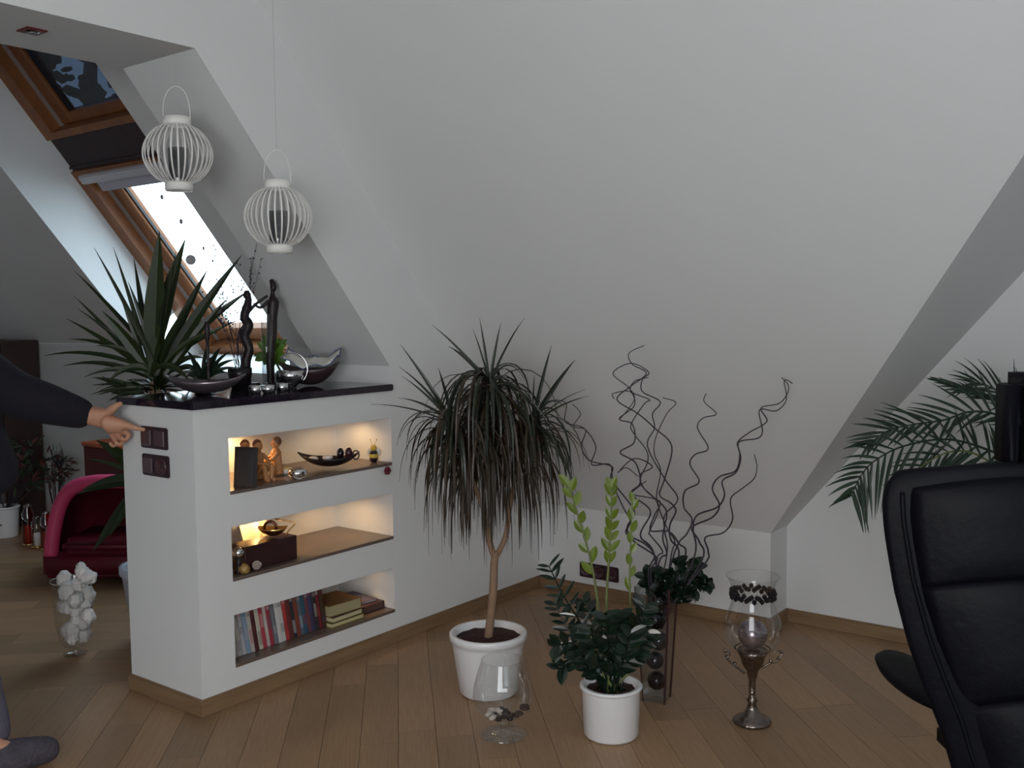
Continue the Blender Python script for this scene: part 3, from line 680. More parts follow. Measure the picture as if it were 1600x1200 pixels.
# leafy sprig in the vase mouth
vtop = Vector((vb.x, vb.y, vh)); st = empty('leafy_sprig', (vb.x, vb.y, vh*.7), 'dense dark green leafy sprig spilling over the right side of the tall vase mouth', 'sprig')
for (a, b, c_) in (((1040,940),(1050,900),(1060,878)), ((1040,940),(1060,910),(1095,905)), ((1042,945),(1070,925),(1105,912)), ((1036,945),(1020,915),(1012,900)), ((1040,945),(1075,895),(1085,885)), ((1042,945),(1060,925),(1082,935)), ((1040,945),(1035,910),(1038,888))):
    dj = random.uniform(-.07,.07); P = spline([Vector((vb.x, vb.y, vh*.85)), W(*b, vd+dj*.6), W(*c_, vd+dj)], 6); bm = bmesh.new(); tube(bm, P, .003, .0015, 6); new_obj('stem', bm, TWIG, st)
    for k in range(30):
        p = P[2+int(random.random()*(len(P)-2))]; v = Vector((random.gauss(0,1), random.gauss(0,1), random.gauss(.2,.8))).normalized()
        pts = droop(p, v, random.uniform(.035,.055), 3, 5); bm = bmesh.new(); blade(bm, pts, random.uniform(.026,.036), side=-fw+Vector((random.uniform(-.8,.8), 0, .7)), fold=.2, prof=leafprof); new_obj('leaf', bm, LEAFZ, st)

# ------------------------------------------------------------------ snifter glass with stones
gb = Zp(786, 1148); gb.z = 0; gd = depth(gb+Vector((0,0,.15))); g = gd/F_PX
gt = empty('snifter_vase', gb, 'big clear brandy glass with black and white stones, in front of the dragon tree pot', 'vase')
gz = lambda py: zat(py, gb)
prof = [(0, .002), (36*g, .003), (37*g, .005), (10*g, .010), (4*g, .018), (4*g, gz(1130)), (12*g, gz(1124)), (30*g, gz(1116)), (42*g, gz(1104)), (47*g, gz(1088)), (45*g, gz(1070)), (39*g, gz(1050)), (34*g, gz(1036)), (32.5*g, gz(1030))]
lat('glass_bowl', prof, gb, GLASS, gt, 40)
bm = bmesh.new(); r_ = 32.5*g; tube(bm, [gb+Vector((r_*math.cos(u), r_*math.sin(u), gz(1030))) for u in [6.2832*i/40 for i in range(41)]], .0011, seg=6, cap=False); new_obj('rim', bm, GLASS, gt)
STW = mat('white_pebble', (.62, .56, .50), .5); STB = mat('black_pebble', (.012, .007, .012), .18)
for k in range(24):
    a = k*2.4; rq = (.05+.95*((k*.37)%1))*37; rad = rq*g; zz = gz(1124-8*min(rq,30)/30*1. - (max(0, rq-30)))+.010+.008*((k*.61)%1)
    bm = bmesh.new(); ball(bm, (gb.x+rad*math.cos(a), gb.y+rad*math.sin(a), zz), .0135, 2, (1.3, .9, .62), Matrix.Rotation(a, 4, 'Z'))
    dark = k%5 in (0, 1, 3)
    tag(recenter(new_obj('pebble', bm, STB if dark else STW, None, True)), 'one of the %s pebbles lying in the big brandy glass' % ('glossy black' if dark else 'pale'), 'pebble', 'black pebbles in the brandy glass' if dark else 'white pebbles in the brandy glass')

# ------------------------------------------------------------------ hurricane candle holder
hb = Zp(1175, 1128); hb.z = 0; hd_ = depth(hb+Vector((0,0,.3))); h_ = hd_/F_PX; hz_ = lambda py: zat(py, hb)
ht = empty('hurricane_candle_holder', hb, 'silver footed candle holder with pear shaped glass shade, right of the tall vase', 'candle holder')
lat('foot', [(0, 0), (29*h_, 0), (30*h_, .006), (26*h_, .014), (14*h_, .026), (8*h_, hz_(1105)), (6*h_, hz_(1098)), (8.5*h_, hz_(1094)), (5*h_, hz_(1088)), (5.5*h_, hz_(1062)), (8*h_, hz_(1055)), (9*h_, hz_(1048)), (16*h_, hz_(1038)), (20*h_, hz_(1024)), (24*h_, hz_(1018)), (22*h_, hz_(1014)), (0, hz_(1014))], hb, SILVER, ht, 32)
lat('glass_shade', [(20*h_, hz_(1017)), (34*h_, hz_(1010)), (43*h_, hz_(996)), (45*h_, hz_(982)), (42*h_, hz_(966)), (35*h_, hz_(948)), (31*h_, hz_(934)), (31*h_, hz_(924)), (36*h_, hz_(908)), (41*h_, hz_(900))], hb, GLASS, ht, 40)
bm = bmesh.new()
for i in range(52):
    a = 6.2832*i/52; ball(bm, hb+Vector((33*h_*math.cos(a), 33*h_*math.sin(a), hz_(928)+.009*math.sin(i*2.3))), .0088, 1, (1,1,1.2))
new_obj('bead_garland', bm, mat('smoky_beads', (.02, .017, .02), .2, .4), ht)
bm = bmesh.new(); tube(bm, [hb+Vector((41*h_*math.cos(u), 41*h_*math.sin(u), hz_(900))) for u in [6.2832*i/40 for i in range(41)]], .0018, seg=6, cap=False); new_obj('rim', bm, GLASS, ht)
bm = bmesh.new()
for i in range(40):
    a = 6.2832*i/40; ball(bm, hb+Vector((27*h_*math.cos(a), 27*h_*math.sin(a), hz_(1013))), .0036, 1)
new_obj('pearl_ring', bm, SILVER, ht)
for s_, pts in ((-1, [(1163,1052),(1148,1040),(1137,1030),(1133,1020),(1139,1017),(1141,1024)]), (1, [(1190,1044),(1204,1036),(1216,1032),(1221,1022),(1214,1016),(1208,1022)])):
    bm = bmesh.new(); tube(bm, spline([W(x, y, hd_) for x, y in pts], 6), .0042, .002, 7)
    for x, y in pts[1:4]: ball(bm, W(x, y-3, hd_), .007, 1, (1,.6,1.2))
    new_obj('scroll_arm', bm, SILVER, ht, True)
bm = bmesh.new(); ball(bm, hb+Vector((0,0,hz_(1014)+.052)), .050, 3); tag(recenter(new_obj('mirror_ball', bm, PEWTER, None, True)), 'silvery ball lying inside the pear shaped glass shade', 'ball')

# ------------------------------------------------------------------ footed glass with white shells at the far left
lb = Zp(118, 1022); lb.z = 0; ld = depth(lb+Vector((0,0,.2))); l_ = ld/F_PX; lz = lambda py: zat(py, lb)
lt = empty('footed_glass', lb, 'tall footed clear glass filled with white shells, left of the half wall', 'vase')
lat('glass_body', [(0, .002), (18*l_, .002), (18*l_, .006), (5*l_, .012), (4*l_, lz(1012)), (16*l_, lz(1008)), (22*l_, lz(998)), (27*l_, lz(975)), (29*l_, lz(940)), (29*l_, lz(915)), (32*l_, lz(905))], lb, GLASS, lt, 36)
bm = bmesh.new(); tube(bm, [lb+Vector((32*l_*math.cos(u), 32*l_*math.sin(u), lz(906))) for u in [6.2832*i/36 for i in range(37)]], .0016, seg=6, cap=False); new_obj('rim', bm, mat('bright_rim', (.8,.8,.8), .1, .6), lt)
sh = [(110,985,16),(128,990,15),(119,972,13),(138,962,12),(120,955,12),(104,948,15),(104,925,15),(132,945,13),(137,928,13),(118,938,13),(122,915,13),(100,905,13),(138,902,14),(128,893,12),(126,885,8),(112,998,11),(131,975,12)]
for k, (px, py, r) in enumerate(sh):
    c = W(px, py, ld+random.uniform(-.03,.03)); bm = bmesh.new(); ball(bm, c, r*l_, 3, (1.05, .85, .8), Matrix.Rotation(k*1.3, 4, 'Y') @ Matrix.Rotation(k*.8, 4, 'X'))
    for v in bm.verts:
        d_ = (v.co-c); an = math.atan2(d_.y, d_.x); v.co = c+d_*(1+.13*math.sin(an*7+k)+.08*math.sin(d_.z*230+k))
    tag(recenter(new_obj('white_shell', bm, CREAM, None, True)), 'topmost white shell, poking above the rim of the footed glass' if k == 14 else 'one of the ribbed white shells piled in the footed glass', 'shell', None if k == 14 else 'white shells in the footed glass')

# ------------------------------------------------------------------ things on the granite top
def dish(name, c, a, b, h, tip, m, label, cat, yaw=None, t_=.004, group=None, pinch=0., parent=None):
    M = ang_m(c, yaw); bm = bmesh.new(); rings = []; nseg = 40; nr = 7
    ce = bm.verts.new(M @ Vector((0,0,.003)))
    for i in range(1, nr+1):
        r = i/nr; rings.append([bm.verts.new(M @ Vector((a*r*math.cos(u), b*r*math.sin(u)*(1-pinch*abs(math.cos(u))**2), .003+h*r**2.2+tip*(abs(math.cos(u))**3)*r**3))) for u in [2*math.pi*k/nseg for k in range(nseg)]])
    for k in range(nseg): bm.faces.new((ce, rings[0][k], rings[0][(k+1)%nseg]))
    for A, B in zip(rings, rings[1:]):
        for k in range(nseg): bm.faces.new((A[k], B[k], B[(k+1)%nseg], A[(k+1)%nseg]))
    bmesh.ops.recalc_face_normals(bm, faces=bm.faces)
    o = new_obj(name, bm, m, parent, True); 
    if parent is None: recenter(o)
    solid(o, t_, 1)
    if label: tag(o, label, cat, group)
    return o
c = Zp(330, 617, TOP); c.x -= .03; dish('leaf_dish', c, .150, .085, .046, .026, PEWTER, 'long pewter leaf dish at the front corner of the granite top', 'dish', YAW+R(-4), pinch=.35)
c = Zp(497, 603, TOP); c.x -= .05; dish('boat_bowl', c, .125, .085, .065, .028, mat('dark_wood_bowl', (.045, .025, .03), .35, noise=.3), 'large dark boat shaped bowl at the right of the granite top', 'bowl', YAW, .005)
# napkin in the bowl
bm = bmesh.new(); cc = c+Vector((0,0,.055)); M = ang_m(cc+Vector((0,0,.012)), YAW); rows = []
for i in range(9):
    rows.append([bm.verts.new(M @ Vector((-.10+.225*i/8, -.055+.11*j/6, .012+.035*(abs(i-4)/4)**2+.018*math.sin(i*1.7+j*1.3)*.6+(.034*(j/6))))) for j in range(7)])
for A, B in zip(rows, rows[1:]):
    for j in range(6): bm.faces.new((A[j], B[j], B[j+1], A[j+1]))
NAP = new_obj('napkin', bm, mat('white_linen', (.72, .70, .64), .9), None, True); edge = [v.co.copy() for v in NAP.data.vertices]
nb = bmesh.new(); idx = [j for j in range(7)]+[7*i+6 for i in range(1, 9)]+[8*7+j for j in range(5, -1, -1)]+[7*i for i in range(7, -1, -1)]
tube(nb, [edge[k] for k in idx], .0022, seg=5, cap=False)
recenter(NAP); solid(NAP, .002); tag(NAP, 'white napkin with a blue hem lying in the dark boat bowl', 'napkin')
o = new_obj('blue_hem', nb, mat('blue_hem', (.05, .09, .22), .7)); o.parent = NAP; o.matrix_parent_inverse = Matrix.Translation(-NAP.location)
# chrome bowl with ring handle
c = Zp(462, 606, TOP); c.x -= .03; t = empty('ring_handle_bowl', c, 'small chrome bowl with a big ring handle, in front of the dark boat bowl', 'bowl')
lat('bowl', [(0, .001), (.022, .001), (.024, .008), (.045, .022), (.058, .045), (.056, .066), (.050, .070), (.047, .066), (.050, .045), (0, .018)], c, CHROME, t, 32)
bm = bmesh.new(); M = ang_m(c+Vector((0,0,.075)), YAW); tube(bm, [M @ Vector((.010+.062*math.cos(u), -.01, .066*math.sin(u))) for u in [R(-50)+R(190)*i/24 for i in range(25)]], .0032, seg=8); new_obj('ring_handle', bm, CHROME, t, True)
for px, py, s in ((399,612,'leftmost'), (419,611,'middle'), (441,608,'rightmost')):
    c = Zp(px, py+3, TOP); t = empty('tealight_holder', c, s+' of three small chrome tealight holders at the front edge of the granite top', 'candle holder', 'chrome tealight holders')
    lat('cup', [(0, 0), (.019, 0), (.023, .010), (.024, .030), (.021, .031), (.020, .012), (0, .010)], c, CHROME, t, 24); lat('candle', [(0, .011), (.019, .011), (.019, .020), (0, .021)], c, CREAM, t, 20)
# statuettes
def statuette(c, pts, label, yarm=None):
    t = empty('statuette', c, label, 'statuette'); d = depth(c); P = [W(px, py, d) for px, py, r in pts]; rr = [r*d/F_PX for px, py, r in pts]
    PP = spline(P, 5); n = len(P)-1
    def rf(u):
        x = u*n; i = min(int(x), n-1); return rr[i]+(rr[i+1]-rr[i])*(x-i)
    bm = bmesh.new(); tube(bm, PP, rf, seg=12); new_obj('carved_body', bm, BRONZE, t, True)
    base = Vector(c); lat('plinth', [(0, 0), (.026, 0), (.026, .012), (.02, .016), (0, .016)], base, BRONZE, t, 20)
    if yarm:
        for arm in yarm:
            bm = bmesh.new(); tube(bm, spline([W(x, y, d-.01) for x, y in arm], 5), .008, .005, 8); new_obj('arm', bm, BRONZE, t, True)
    return t
c = Zp(424, 604, TOP); c.x = max(c.x, -.40)
statuette(c, [(424,603,6),(423,585,6),(422,560,6.5),(423,540,7),(425,520,8),(425,500,8),(426,485,8.5),(427,472,9),(426,464,5),(426,457,3),(427,450,5),(426,443,4.5),(423,437,2.5)], 'tall slim black carved figure standing upright on the granite top', [[(420,470),(408,480),(400,478)]])
c = Vector((-.40, .575, TOP))
statuette(c, [(386,602,7),(385,585,7),(384,565,8),(389,545,7),(382,525,8),(388,508,8),(382,495,7),(386,480,7),(388,468,5),(386,460,6),(385,454,3)], 'gnarled black carved figure with a raised arm, left of the tall slim one', [[(384,492),(400,475),(418,462)], [(384,508),(374,520),(384,535)]])
# glass cylinder
c = Vector((-.34, .60, TOP)); t = empty('glass_cylinder', c, 'narrow clear glass cylinder between the two black carved figures', 'vase')
lat('glass_body', [(0, .002), (.022, .002), (.022, .30), (.020, .30), (.020, .008), (0, .008)], c, GLASS, t, 28)
# dark pot with budding twigs
c = Vector((-.39, .50, TOP)); dpt = depth(c); t = empty('twig_bouquet', c, 'dark pot of thin budding twigs, against the bright roof window', 'bouquet')
lat('pot', [(0, 0), (.035, 0), (.048, .055), (.048, .082), (.042, .082), (.040, .05), (0, .045)], c, BLACK, t, 24)
rb = random.Random(11); buds = bmesh.new()
for k, (px, py) in enumerate([(331,385),(340,400),(352,430),(365,440),(378,450),(395,390),(402,375),(408,405),(335,470),(352,478),(318,455),(372,410),(390,420)]):
    P = spline([c+Vector((rb.uniform(-.02,.02), rb.uniform(-.02,.02), .05)), W(370+(px-370)*.25+rb.uniform(-6,6), 535, dpt), W(370+(px-370)*.65+rb.uniform(-9,9), (535+py)/2, dpt+rb.uniform(-.05,.05)), W(px, py, dpt+rb.uniform(-.08,.08))], 7)
    bm = bmesh.new(); tube(bm, P, .0016, .0007, 5)
    for j in range(3):
        i = rb.randrange(8, len(P)-2); e = P[i]+Vector((rb.uniform(-.03,.03), rb.uniform(-.03,.03), rb.uniform(.015,.05))); tube(bm, [P[i], (P[i]+e)/2+Vector((0,0,-.004)), e], .0009, .0006, 4); ball(buds, e, .0038, 1)
    new_obj('twig', bm, TWIG, t)
    for j in range(9):
        i = rb.randrange(7, len(P)); ball(buds, P[i]+Vector((rb.uniform(-.006,.006),)*3), rb.uniform(.0025,.0042), 1)
o = new_obj('buds', buds, TWIG, t); o['kind'] = 'stuff'
# green plant
c = Vector((-.385, .72, TOP)); t = empty('small_green_plant', c, 'small round plant with fresh green leaves behind the tall slim figure', 'plant'); gdp = depth(c)
lat('pot', [(0, 0), (.030, 0), (.038, .05), (.034, .05), (0, .04)], c, BLACK, t, 20); rb = random.Random(3)
bm = bmesh.new(); tube(bm, [c+Vector((0,0,.03)), W(428, 560, gdp+.02)], .006, .004, 7); new_obj('stem', bm, STEMG, t)
for k in range(46):
    v = Vector((rb.gauss(0,1), rb.gauss(0,1), rb.gauss(.3,1))).normalized(); p = W(426, 552, gdp+.02)
    pts = droop(p+v*.012, v, rb.uniform(.045,.080), 2.5, 5); bm = bmesh.new(); blade(bm, pts, rb.uniform(.032,.044), side=-fw+Vector((rb.uniform(-.8,.8), 0, .6)), fold=.25, prof=leafprof); new_obj('leaf', bm, mat('fresh_leaf', (.12, .25, .03), .45, rnd=.3), t)
# small spiky succulent and slim candlestick
c = Vector((-.36, .30, TOP)); t = empty('spiky_succulent', c, 'small dark spiky plant on the granite top behind the pewter leaf dish', 'plant'); sd = depth(c)
lat('pot', [(0, 0), (.030, 0), (.036, .045), (.031, .045), (0, .036)], c, BLACK, t, 20)
for px, py, wd in ((292,548,5),(285,570,6),(300,562,6),(345,543,6),(368,562,5),(372,575,5),(335,556,6),(355,583,6),(290,590,6),(322,545,5),(362,548,4)):
    leaf_to(t, c+Vector((random.uniform(-.01,.01), random.uniform(-.01,.01), .042)), W(px, py, sd+random.uniform(-.06,.06)), wd*sd/F_PX*1.7, LEAFZ, .035)
c = Vector((-.30, .285, TOP)); lat_o = lat('slim_candlestick', [(0, 0), (.024, 0), (.022, .006), (.006, .014), (.0065, .10), (.010, .105), (.006, .112), (.006, .20), (.009, .205), (.011, .25), (.008, .27), (0, .275)], c, BRONZE, None, 20)
tag(recenter(lat_o), 'slim dark candlestick beside the small spiky plant', 'candlestick')

# ------------------------------------------------------------------ top niche
def on(px, py, z): p = Zp(px, py, z+.0006); return p
# slate frame leaning
a = Vector((-.045, Xp(366, 764, -.045).y, S1+.0006)); yv = YAW+R(8); M = ang_m(a, YAW+R(16)) @ Matrix.Rotation(R(-7), 4, 'X')
fr = empty('slate_frame', a, 'dark slate picture frame leaning at the left end of the top niche', 'picture frame')
new_obj('frame', bbox((-.004, 0, 0), (.088, .008, .150), .0015, 1, M), mat('dark_slate', (.022, .018, .018), .35), fr)
new_obj('inner_panel', bbox((.006, -.0015, .012), (.078, .0, .138), 0, 1, M), mat('slate_panel', (.03, .027, .03), .25), fr)
def sitter(base, h, yaw, label):
    t = empty('wooden_sitter', base, label, 'figurine', 'carved wooden sitting figures'); M = ang_m(base, yaw); s = h/.13
    bm = bmesh.new(); tube(bm, spline([M @ Vector((0,.004,.004))*1, M @ Vector((0,0,.04*s)), M @ Vector((0,-.002,.075*s)), M @ Vector((0,0,.094*s))], 5), lambda u: (.020-.002*u*4*(1-u) if u < .7 else .020-.012*(u-.7)/.3)*s, seg=12); new_obj('torso', bm, TERRA, t, True)
    bm = bmesh.new(); ball(bm, M @ Vector((0, -.002, .111*s)), .0165*s, 3, (.9, .95, 1.15))
    ball(bm, M @ Vector((0, -.018*s, .109*s)), .004*s, 1); new_obj('head', bm, TERRA, t, True)
    bm = bmesh.new(); ball(bm, M @ Vector((0, .003, .117*s)), .0172*s, 2, (.95, .95, 1.0)); new_obj('hair_cap', bm, mat('brown_wood_hair', (.16, .07, .04), .6), t, True)
    for q in (-1, 1):
        bm = bmesh.new(); tube(bm, spline([M @ Vector((q*.012*s, -.004, .012*s)), M @ Vector((q*.016*s, -.045*s, .048*s)), M @ Vector((q*.012*s, -.050*s, .006*s)), M @ Vector((q*.012*s, -.066*s, .004*s))], 5), .0095*s, .006*s, 8); new_obj('leg', bm, TERRA, t, True)
        bm = bmesh.new(); tube(bm, spline([M @ Vector((q*.019*s, 0, .082*s)), M @ Vector((q*.026*s, -.02*s, .060*s)), M @ Vector((-q*.004*s, -.050*s, .052*s))], 5), .0068*s, .0048*s, 8); new_obj('arm', bm, TERRA, t, True)
SB_ = lambda px, x: Vector((x, Xp(px, 740, x).y, S1+.0006))
sitter(SB_(384, -.16), .150, YAW+R(-25), 'carved wooden sitter half hidden behind the slate frame, only its head showing')
sitter(SB_(404, -.12), .150, YAW+R(-55), 'carved wooden sitting figure with crossed arms just right of the slate frame')
sitter(SB_(433, -.14), .148, YAW+R(65), 'carved wooden sitting figure on the right of the group')
c = SB_(449, -.13); t = empty('candle_bowl', c, 'low pale bowl with a cream candle behind the round metal tealight', 'candle')
lat('bowl', [(0, 0), (.020, 0), (.026, .012), (.026, .020), (.022, .020), (0, .014)], c, CREAM, t, 24); lat('candle', [(0, .015), (.021, .016), (.019, .024), (0, .025)], c, mat('yellow_wax', (.75, .60, .25), .5), t, 20)
c = on(465, 748, S1)+Vector((0,.0,0)); t = empty('round_tealight', c, 'round polished metal tealight holder in the middle of the top niche', 'candle holder')
lat('shell', [(0, 0), (.020, .0), (.034, .012), (.038, .024), (.032, .038), (.019, .043), (.017, .038), (.0, .034)], c, CHROME, t, 32); lat('wax', [(0, .036), (.016, .0365), (0, .038)], c, CREAM, t, 16)
c = on(522, 733, S1)+Vector((-.03,.0,0)); bo = dish('boat_tray', c+Vector((0,0,.006)), .128, .06, .034, .024, BLACK, 'long black boat shaped tray in the right half of the top niche', 'tray', YAW, .003, pinch=.4)
dc = depth(c)
for k, (px, py, m_, lab) in enumerate(((489,717,CREAM,'left one of two flat white stones on the black tray'), (512,715,CREAM,'right one of two flat white stones on the black tray'), (532,709,STB,'left dark ball on the black tray'), (545,708,mat('plum_ball',(.05,.012,.02),.25),'right plum dark ball on the black tray'))):
    bm = bmesh.new(); p = W(px, py, dc); ball(bm, p, .0215 if k < 2 else .020, 2, (1.05,.8,.55) if k < 2 else (.75,.75,1.25), ang_m((0,0,0)).to_3x3().to_4x4()); tag(recenter(new_obj('flat_stone' if k < 2 else 'dark_ball', bm, m_, None, True)), lab, 'stone' if k < 2 else 'ball')
c = on(556, 722, S1)+Vector((.0,.01,.0)); p = W(556, 711, dc+.01); bm = bmesh.new(); M = ang_m(p)
tube(bm, [M @ Vector((.013*math.cos(u), 0, .018*math.sin(u))) for u in [6.2832*i/20 for i in range(21)]], .003, seg=6, cap=False); tag(recenter(new_obj('dark_ring', bm, BLACK, None, True)), 'dark oval ring standing at the right end of the black tray', 'ring')
# little bee figure
c = on(592, 723, S1)+Vector((-.03,0,0)); t = empty('bee_ornament', c, 'small yellow and black striped bee ornament at the right end of the top niche', 'ornament'); bd = depth(c); YEL = mat('yellow_paint', (.60, .42, .06), .5)
lat('body', [(0, 0), (.012, .001), (.018, .012), (.018, .020)], c, BLACK, t, 20); lat('yellow_band', [(.018, .020), (.0195, .028), (.018, .036)], c, YEL, t, 20); lat('black_band', [(.018, .036), (.016, .044), (.012, .049)], c, BLACK, t, 20)
bm = bmesh.new(); ball(bm, c+Vector((0,0,.060)), .014, 2); new_obj('head', bm, YEL, t, True)
for q in (-1, 1):
    bm = bmesh.new(); M = ang_m(c); tube(bm, spline([M @ Vector((q*.004,0,.070)), M @ Vector((q*.008,0,.084)), M @ Vector((q*.014,0,.094))], 4), .0012, seg=5); ball(bm, M @ Vector((q*.014,0,.096)), .0035, 1); new_obj('antenna', bm, YEL, t)
    bm = bmesh.new(); ball(bm, M @ Vector((q*.018, .006, .042)), .014, 2, (.8,.15,1.2), M.to_3x3().to_4x4()); new_obj('wing', bm, CREAM, t, True)
p = Vector((.010, .925, S1+.004)); bm = bmesh.new(); tube(bm, [Vector((-.02,.92,S1+.002)), Vector((.006,.923,S1+.003)), Vector((.012,.925,S1-.018))], .0012, seg=5)
for k in range(6): ball(bm, Vector((.014, .927, S1-.030))+Vector((0,.010*math.cos(k),.010*math.sin(k))), .009, 1)
tag(recenter(new_obj('red_blossom_pendant', bm, mat('dark_red_cloth', (.13,.012,.025), .8))), 'dark red blossom hanging over the front edge of the top niche', 'pendant')

# ------------------------------------------------------------------ middle niche
yL = Xp(383, 880, -.03).y; yR = Xp(465, 880, -.03).y
c0 = Vector((-.06, yL, S2)); bx = bbox((-.125, yL+.00, S2+.0008), (-.03, yR, S2+.093), .002, 1)
tag(recenter(new_obj('dark_box', bx, mat('dark_wood_box', (.035, .012, .014), .25, noise=.3))), 'dark lacquered box at the left of the middle niche', 'box')
BT = S2+.0938; c = Vector((-.082, yR-.075, BT)); gd2 = depth(c)
t = empty('gold_bowl', c, 'gold bowl with a leaf shaped rim on top of the dark box', 'bowl')
o = dish('bowl', c, .060, .038, .030, .008, GOLD, None, None, YAW, .002, parent=t)
bm = bmesh.new(); M = ang_m(c+Vector((0,.0,.036)), YAW); tube(bm, [M @ Vector((-.008+.023*math.cos(u), .0, .023*math.sin(u))) for u in [6.2832*i/24 for i in range(25)]], .0055, seg=8, cap=False); new_obj('ring', bm, mat('dark_copper', (.16,.05,.03), .2, .9), t, True)
bm = bmesh.new(); tube(bm, spline([W(430,811,gd2), W(455,815,gd2), W(461,818,gd2), W(452,828,gd2), W(446,838,gd2)], 5), .0030, .0022, 6); new_obj('leaf_spout', bm, GOLD, t, True)
# cream folded fabric
bm = bmesh.new(); rows = []; f0 = Vector((-.215, Xp(378, 830, -.23).y-.02, S2+.001))
for i in range(11):
    rows.append([bm.verts.new(f0+Vector((-.02*math.sin(i*.9)-.07*(j/8), .022*i*.6+.02, (.150+.02*math.sin(i*1.3))*math.sin(math.pi*(.08+.5*j/8))))) for j in range(9)])
for A, B in zip(rows, rows[1:]):
    for j in range(8): bm.faces.new((A[j], B[j], B[j+1], A[j+1]))
o = tag(recenter(new_obj('cream_fabric', bm, mat('cream_fabric', (.68,.55,.36), .8), None, True)), 'cream folded fabric behind the dark box in the middle niche', 'fabric'); solid(o, .002)
for px, py, r, m_, nm, lab in ((372,857,.022,CHROME,'mirror_ball','chrome ball at the far left of the middle niche'),):
    y0 = Xp(px, py, -.05).y; p = Xp(px, py, -.045); p.z = S2+.075
    bm = bmesh.new(); ball(bm, p, r, 3); tag(recenter(new_obj(nm, bm, m_, None, True)), lab, 'ball')
    lat_o = lat('ball_stand', [(0, 0), (.018, 0), (.012, .008), (.008, .03), (.014, .055), (0, .052)], Vector((p.x, p.y, S2+.0008)), BRONZE, None, 18); tag(recenter(lat_o), 'dark little stand under the chrome ball', 'stand')
p = Xp(382, 880, -.012); bm = bmesh.new(); ball(bm, Vector((p.x, p.y, S2+.0195)), .022, 3, (.9,.8,.85))
for v in bm.verts: v.co += (v.co-Vector((p.x,p.y,S2+.019)))*.12*math.sin(v.co.x*300+v.co.z*190)
tag(recenter(new_obj('amber_stone', bm, mat('amber_stone', (.34,.20,.06), .35, noise=.3), None, True)), 'rough amber coloured stone in front of the dark box', 'stone')
p = Xp(401, 878, -.012); t = empty('grey_shell', Vector((p.x, p.y, S2)), 'small grey spiral shell leaning on the dark box', 'shell')
M = ang_m((p.x, p.y, S2+.020), YAW); bm = bmesh.new(); tube(bm, [M @ Vector((.0165*(1-i/40)*math.cos(i*.42), -.010*i/40, .0165*(1-i/40)*math.sin(i*.42))) for i in range(36)], .0042, .0016, 8); ball(bm, M @ Vector((0,.004,0)), .0165, 2, (1,.5,1), M.to_3x3().to_4x4()); new_obj('spiral', bm, mat('grey_shell', (.34,.27,.24), .5), t, True)

# ------------------------------------------------------------------ bottom niche: cases and books
ccols = [(.40,.36,.33),(.46,.43,.42),(.42,.42,.45),(.22,.30,.40),(.44,.40,.36),(.07,.02,.025),(.50,.46,.38),(.42,.05,.08),(.50,.44,.40),(.32,.04,.06),(.16,.17,.19),(.58,.57,.55),(.56,.54,.54),(.38,.05,.045),(.12,.03,.03),(.03,.035,.05),(.20,.05,.03),(.10,.12,.16),(.03,.10,.14),(.14,.05,.07),(.05,.05,.12),(.035,.03,.04),(.16,.02,.03),(.06,.03,.02)]
cname = ['pale beige','pale grey','light grey','blue grey','cream grey','near black','cream','bright red','off white','dark red','grey','white','bone white','orange red','maroon','navy black','rust brown','slate','teal','plum','dark blue','charcoal','wine red','dark brown']
y = N0+.012; y1 = Xp(512, 980, -.02).y; pitch = (y1-y)/len(ccols); rb = random.Random(5)
for k, cc in enumerate(ccols):
    th = pitch*.93; h = .170+rb.uniform(-.006,.004); sh_ = Matrix.Translation((0, y+k*pitch, S3+.0008)) @ Matrix.Shear('XY', 4, (0,0))
    lean_ = Matrix.Identity(4); lean_[1][2] = -.15
    M = Matrix.Translation((0, y+k*pitch+.026, S3+.0008)) @ lean_; t = empty('film_case', (-.07, y+k*pitch+.008, S3), '%s upright case on the bottom shelf, %s from left' % (cname[k], ['first','second','third','fourth','fifth','sixth','seventh','eighth','ninth','tenth','eleventh','twelfth','thirteenth','fourteenth','fifteenth','sixteenth','seventeenth','eighteenth','nineteenth','twentieth','twenty first','twenty second','twenty third','last'][k]), 'case', 'upright cases on the bottom shelf')
    fx = -.050-rb.uniform(0,.006)
    new_obj('case', bbox((fx-.13, 0, 0), (fx, th, h), .0012, 1, M), mat('case_%d' % k, cc, .35), t)
    c2 = tuple(.6*a_+.4*b_ for a_, b_ in zip(cc, ccols[(k*7+3)%len(ccols)])); zz = rb.uniform(.1,.5)*h; new_obj('spine_panel', bbox((fx-.0005, th*.14, zz), (fx+.0009, th*.86, zz+h*rb.uniform(.15,.35)), 0, 1, M), mat('spine_%d' % k, c2, .4), t)
    c3 = tuple(.6*a_+.4*b_ for a_, b_ in zip(cc, ccols[(k*11+9)%len(ccols)])); new_obj('spine_band', bbox((fx-.0005, th*.12, h*.86), (fx+.0009, th*.88, h*.95), 0, 1, M), mat('band_%d' % k, c3, .4), t)
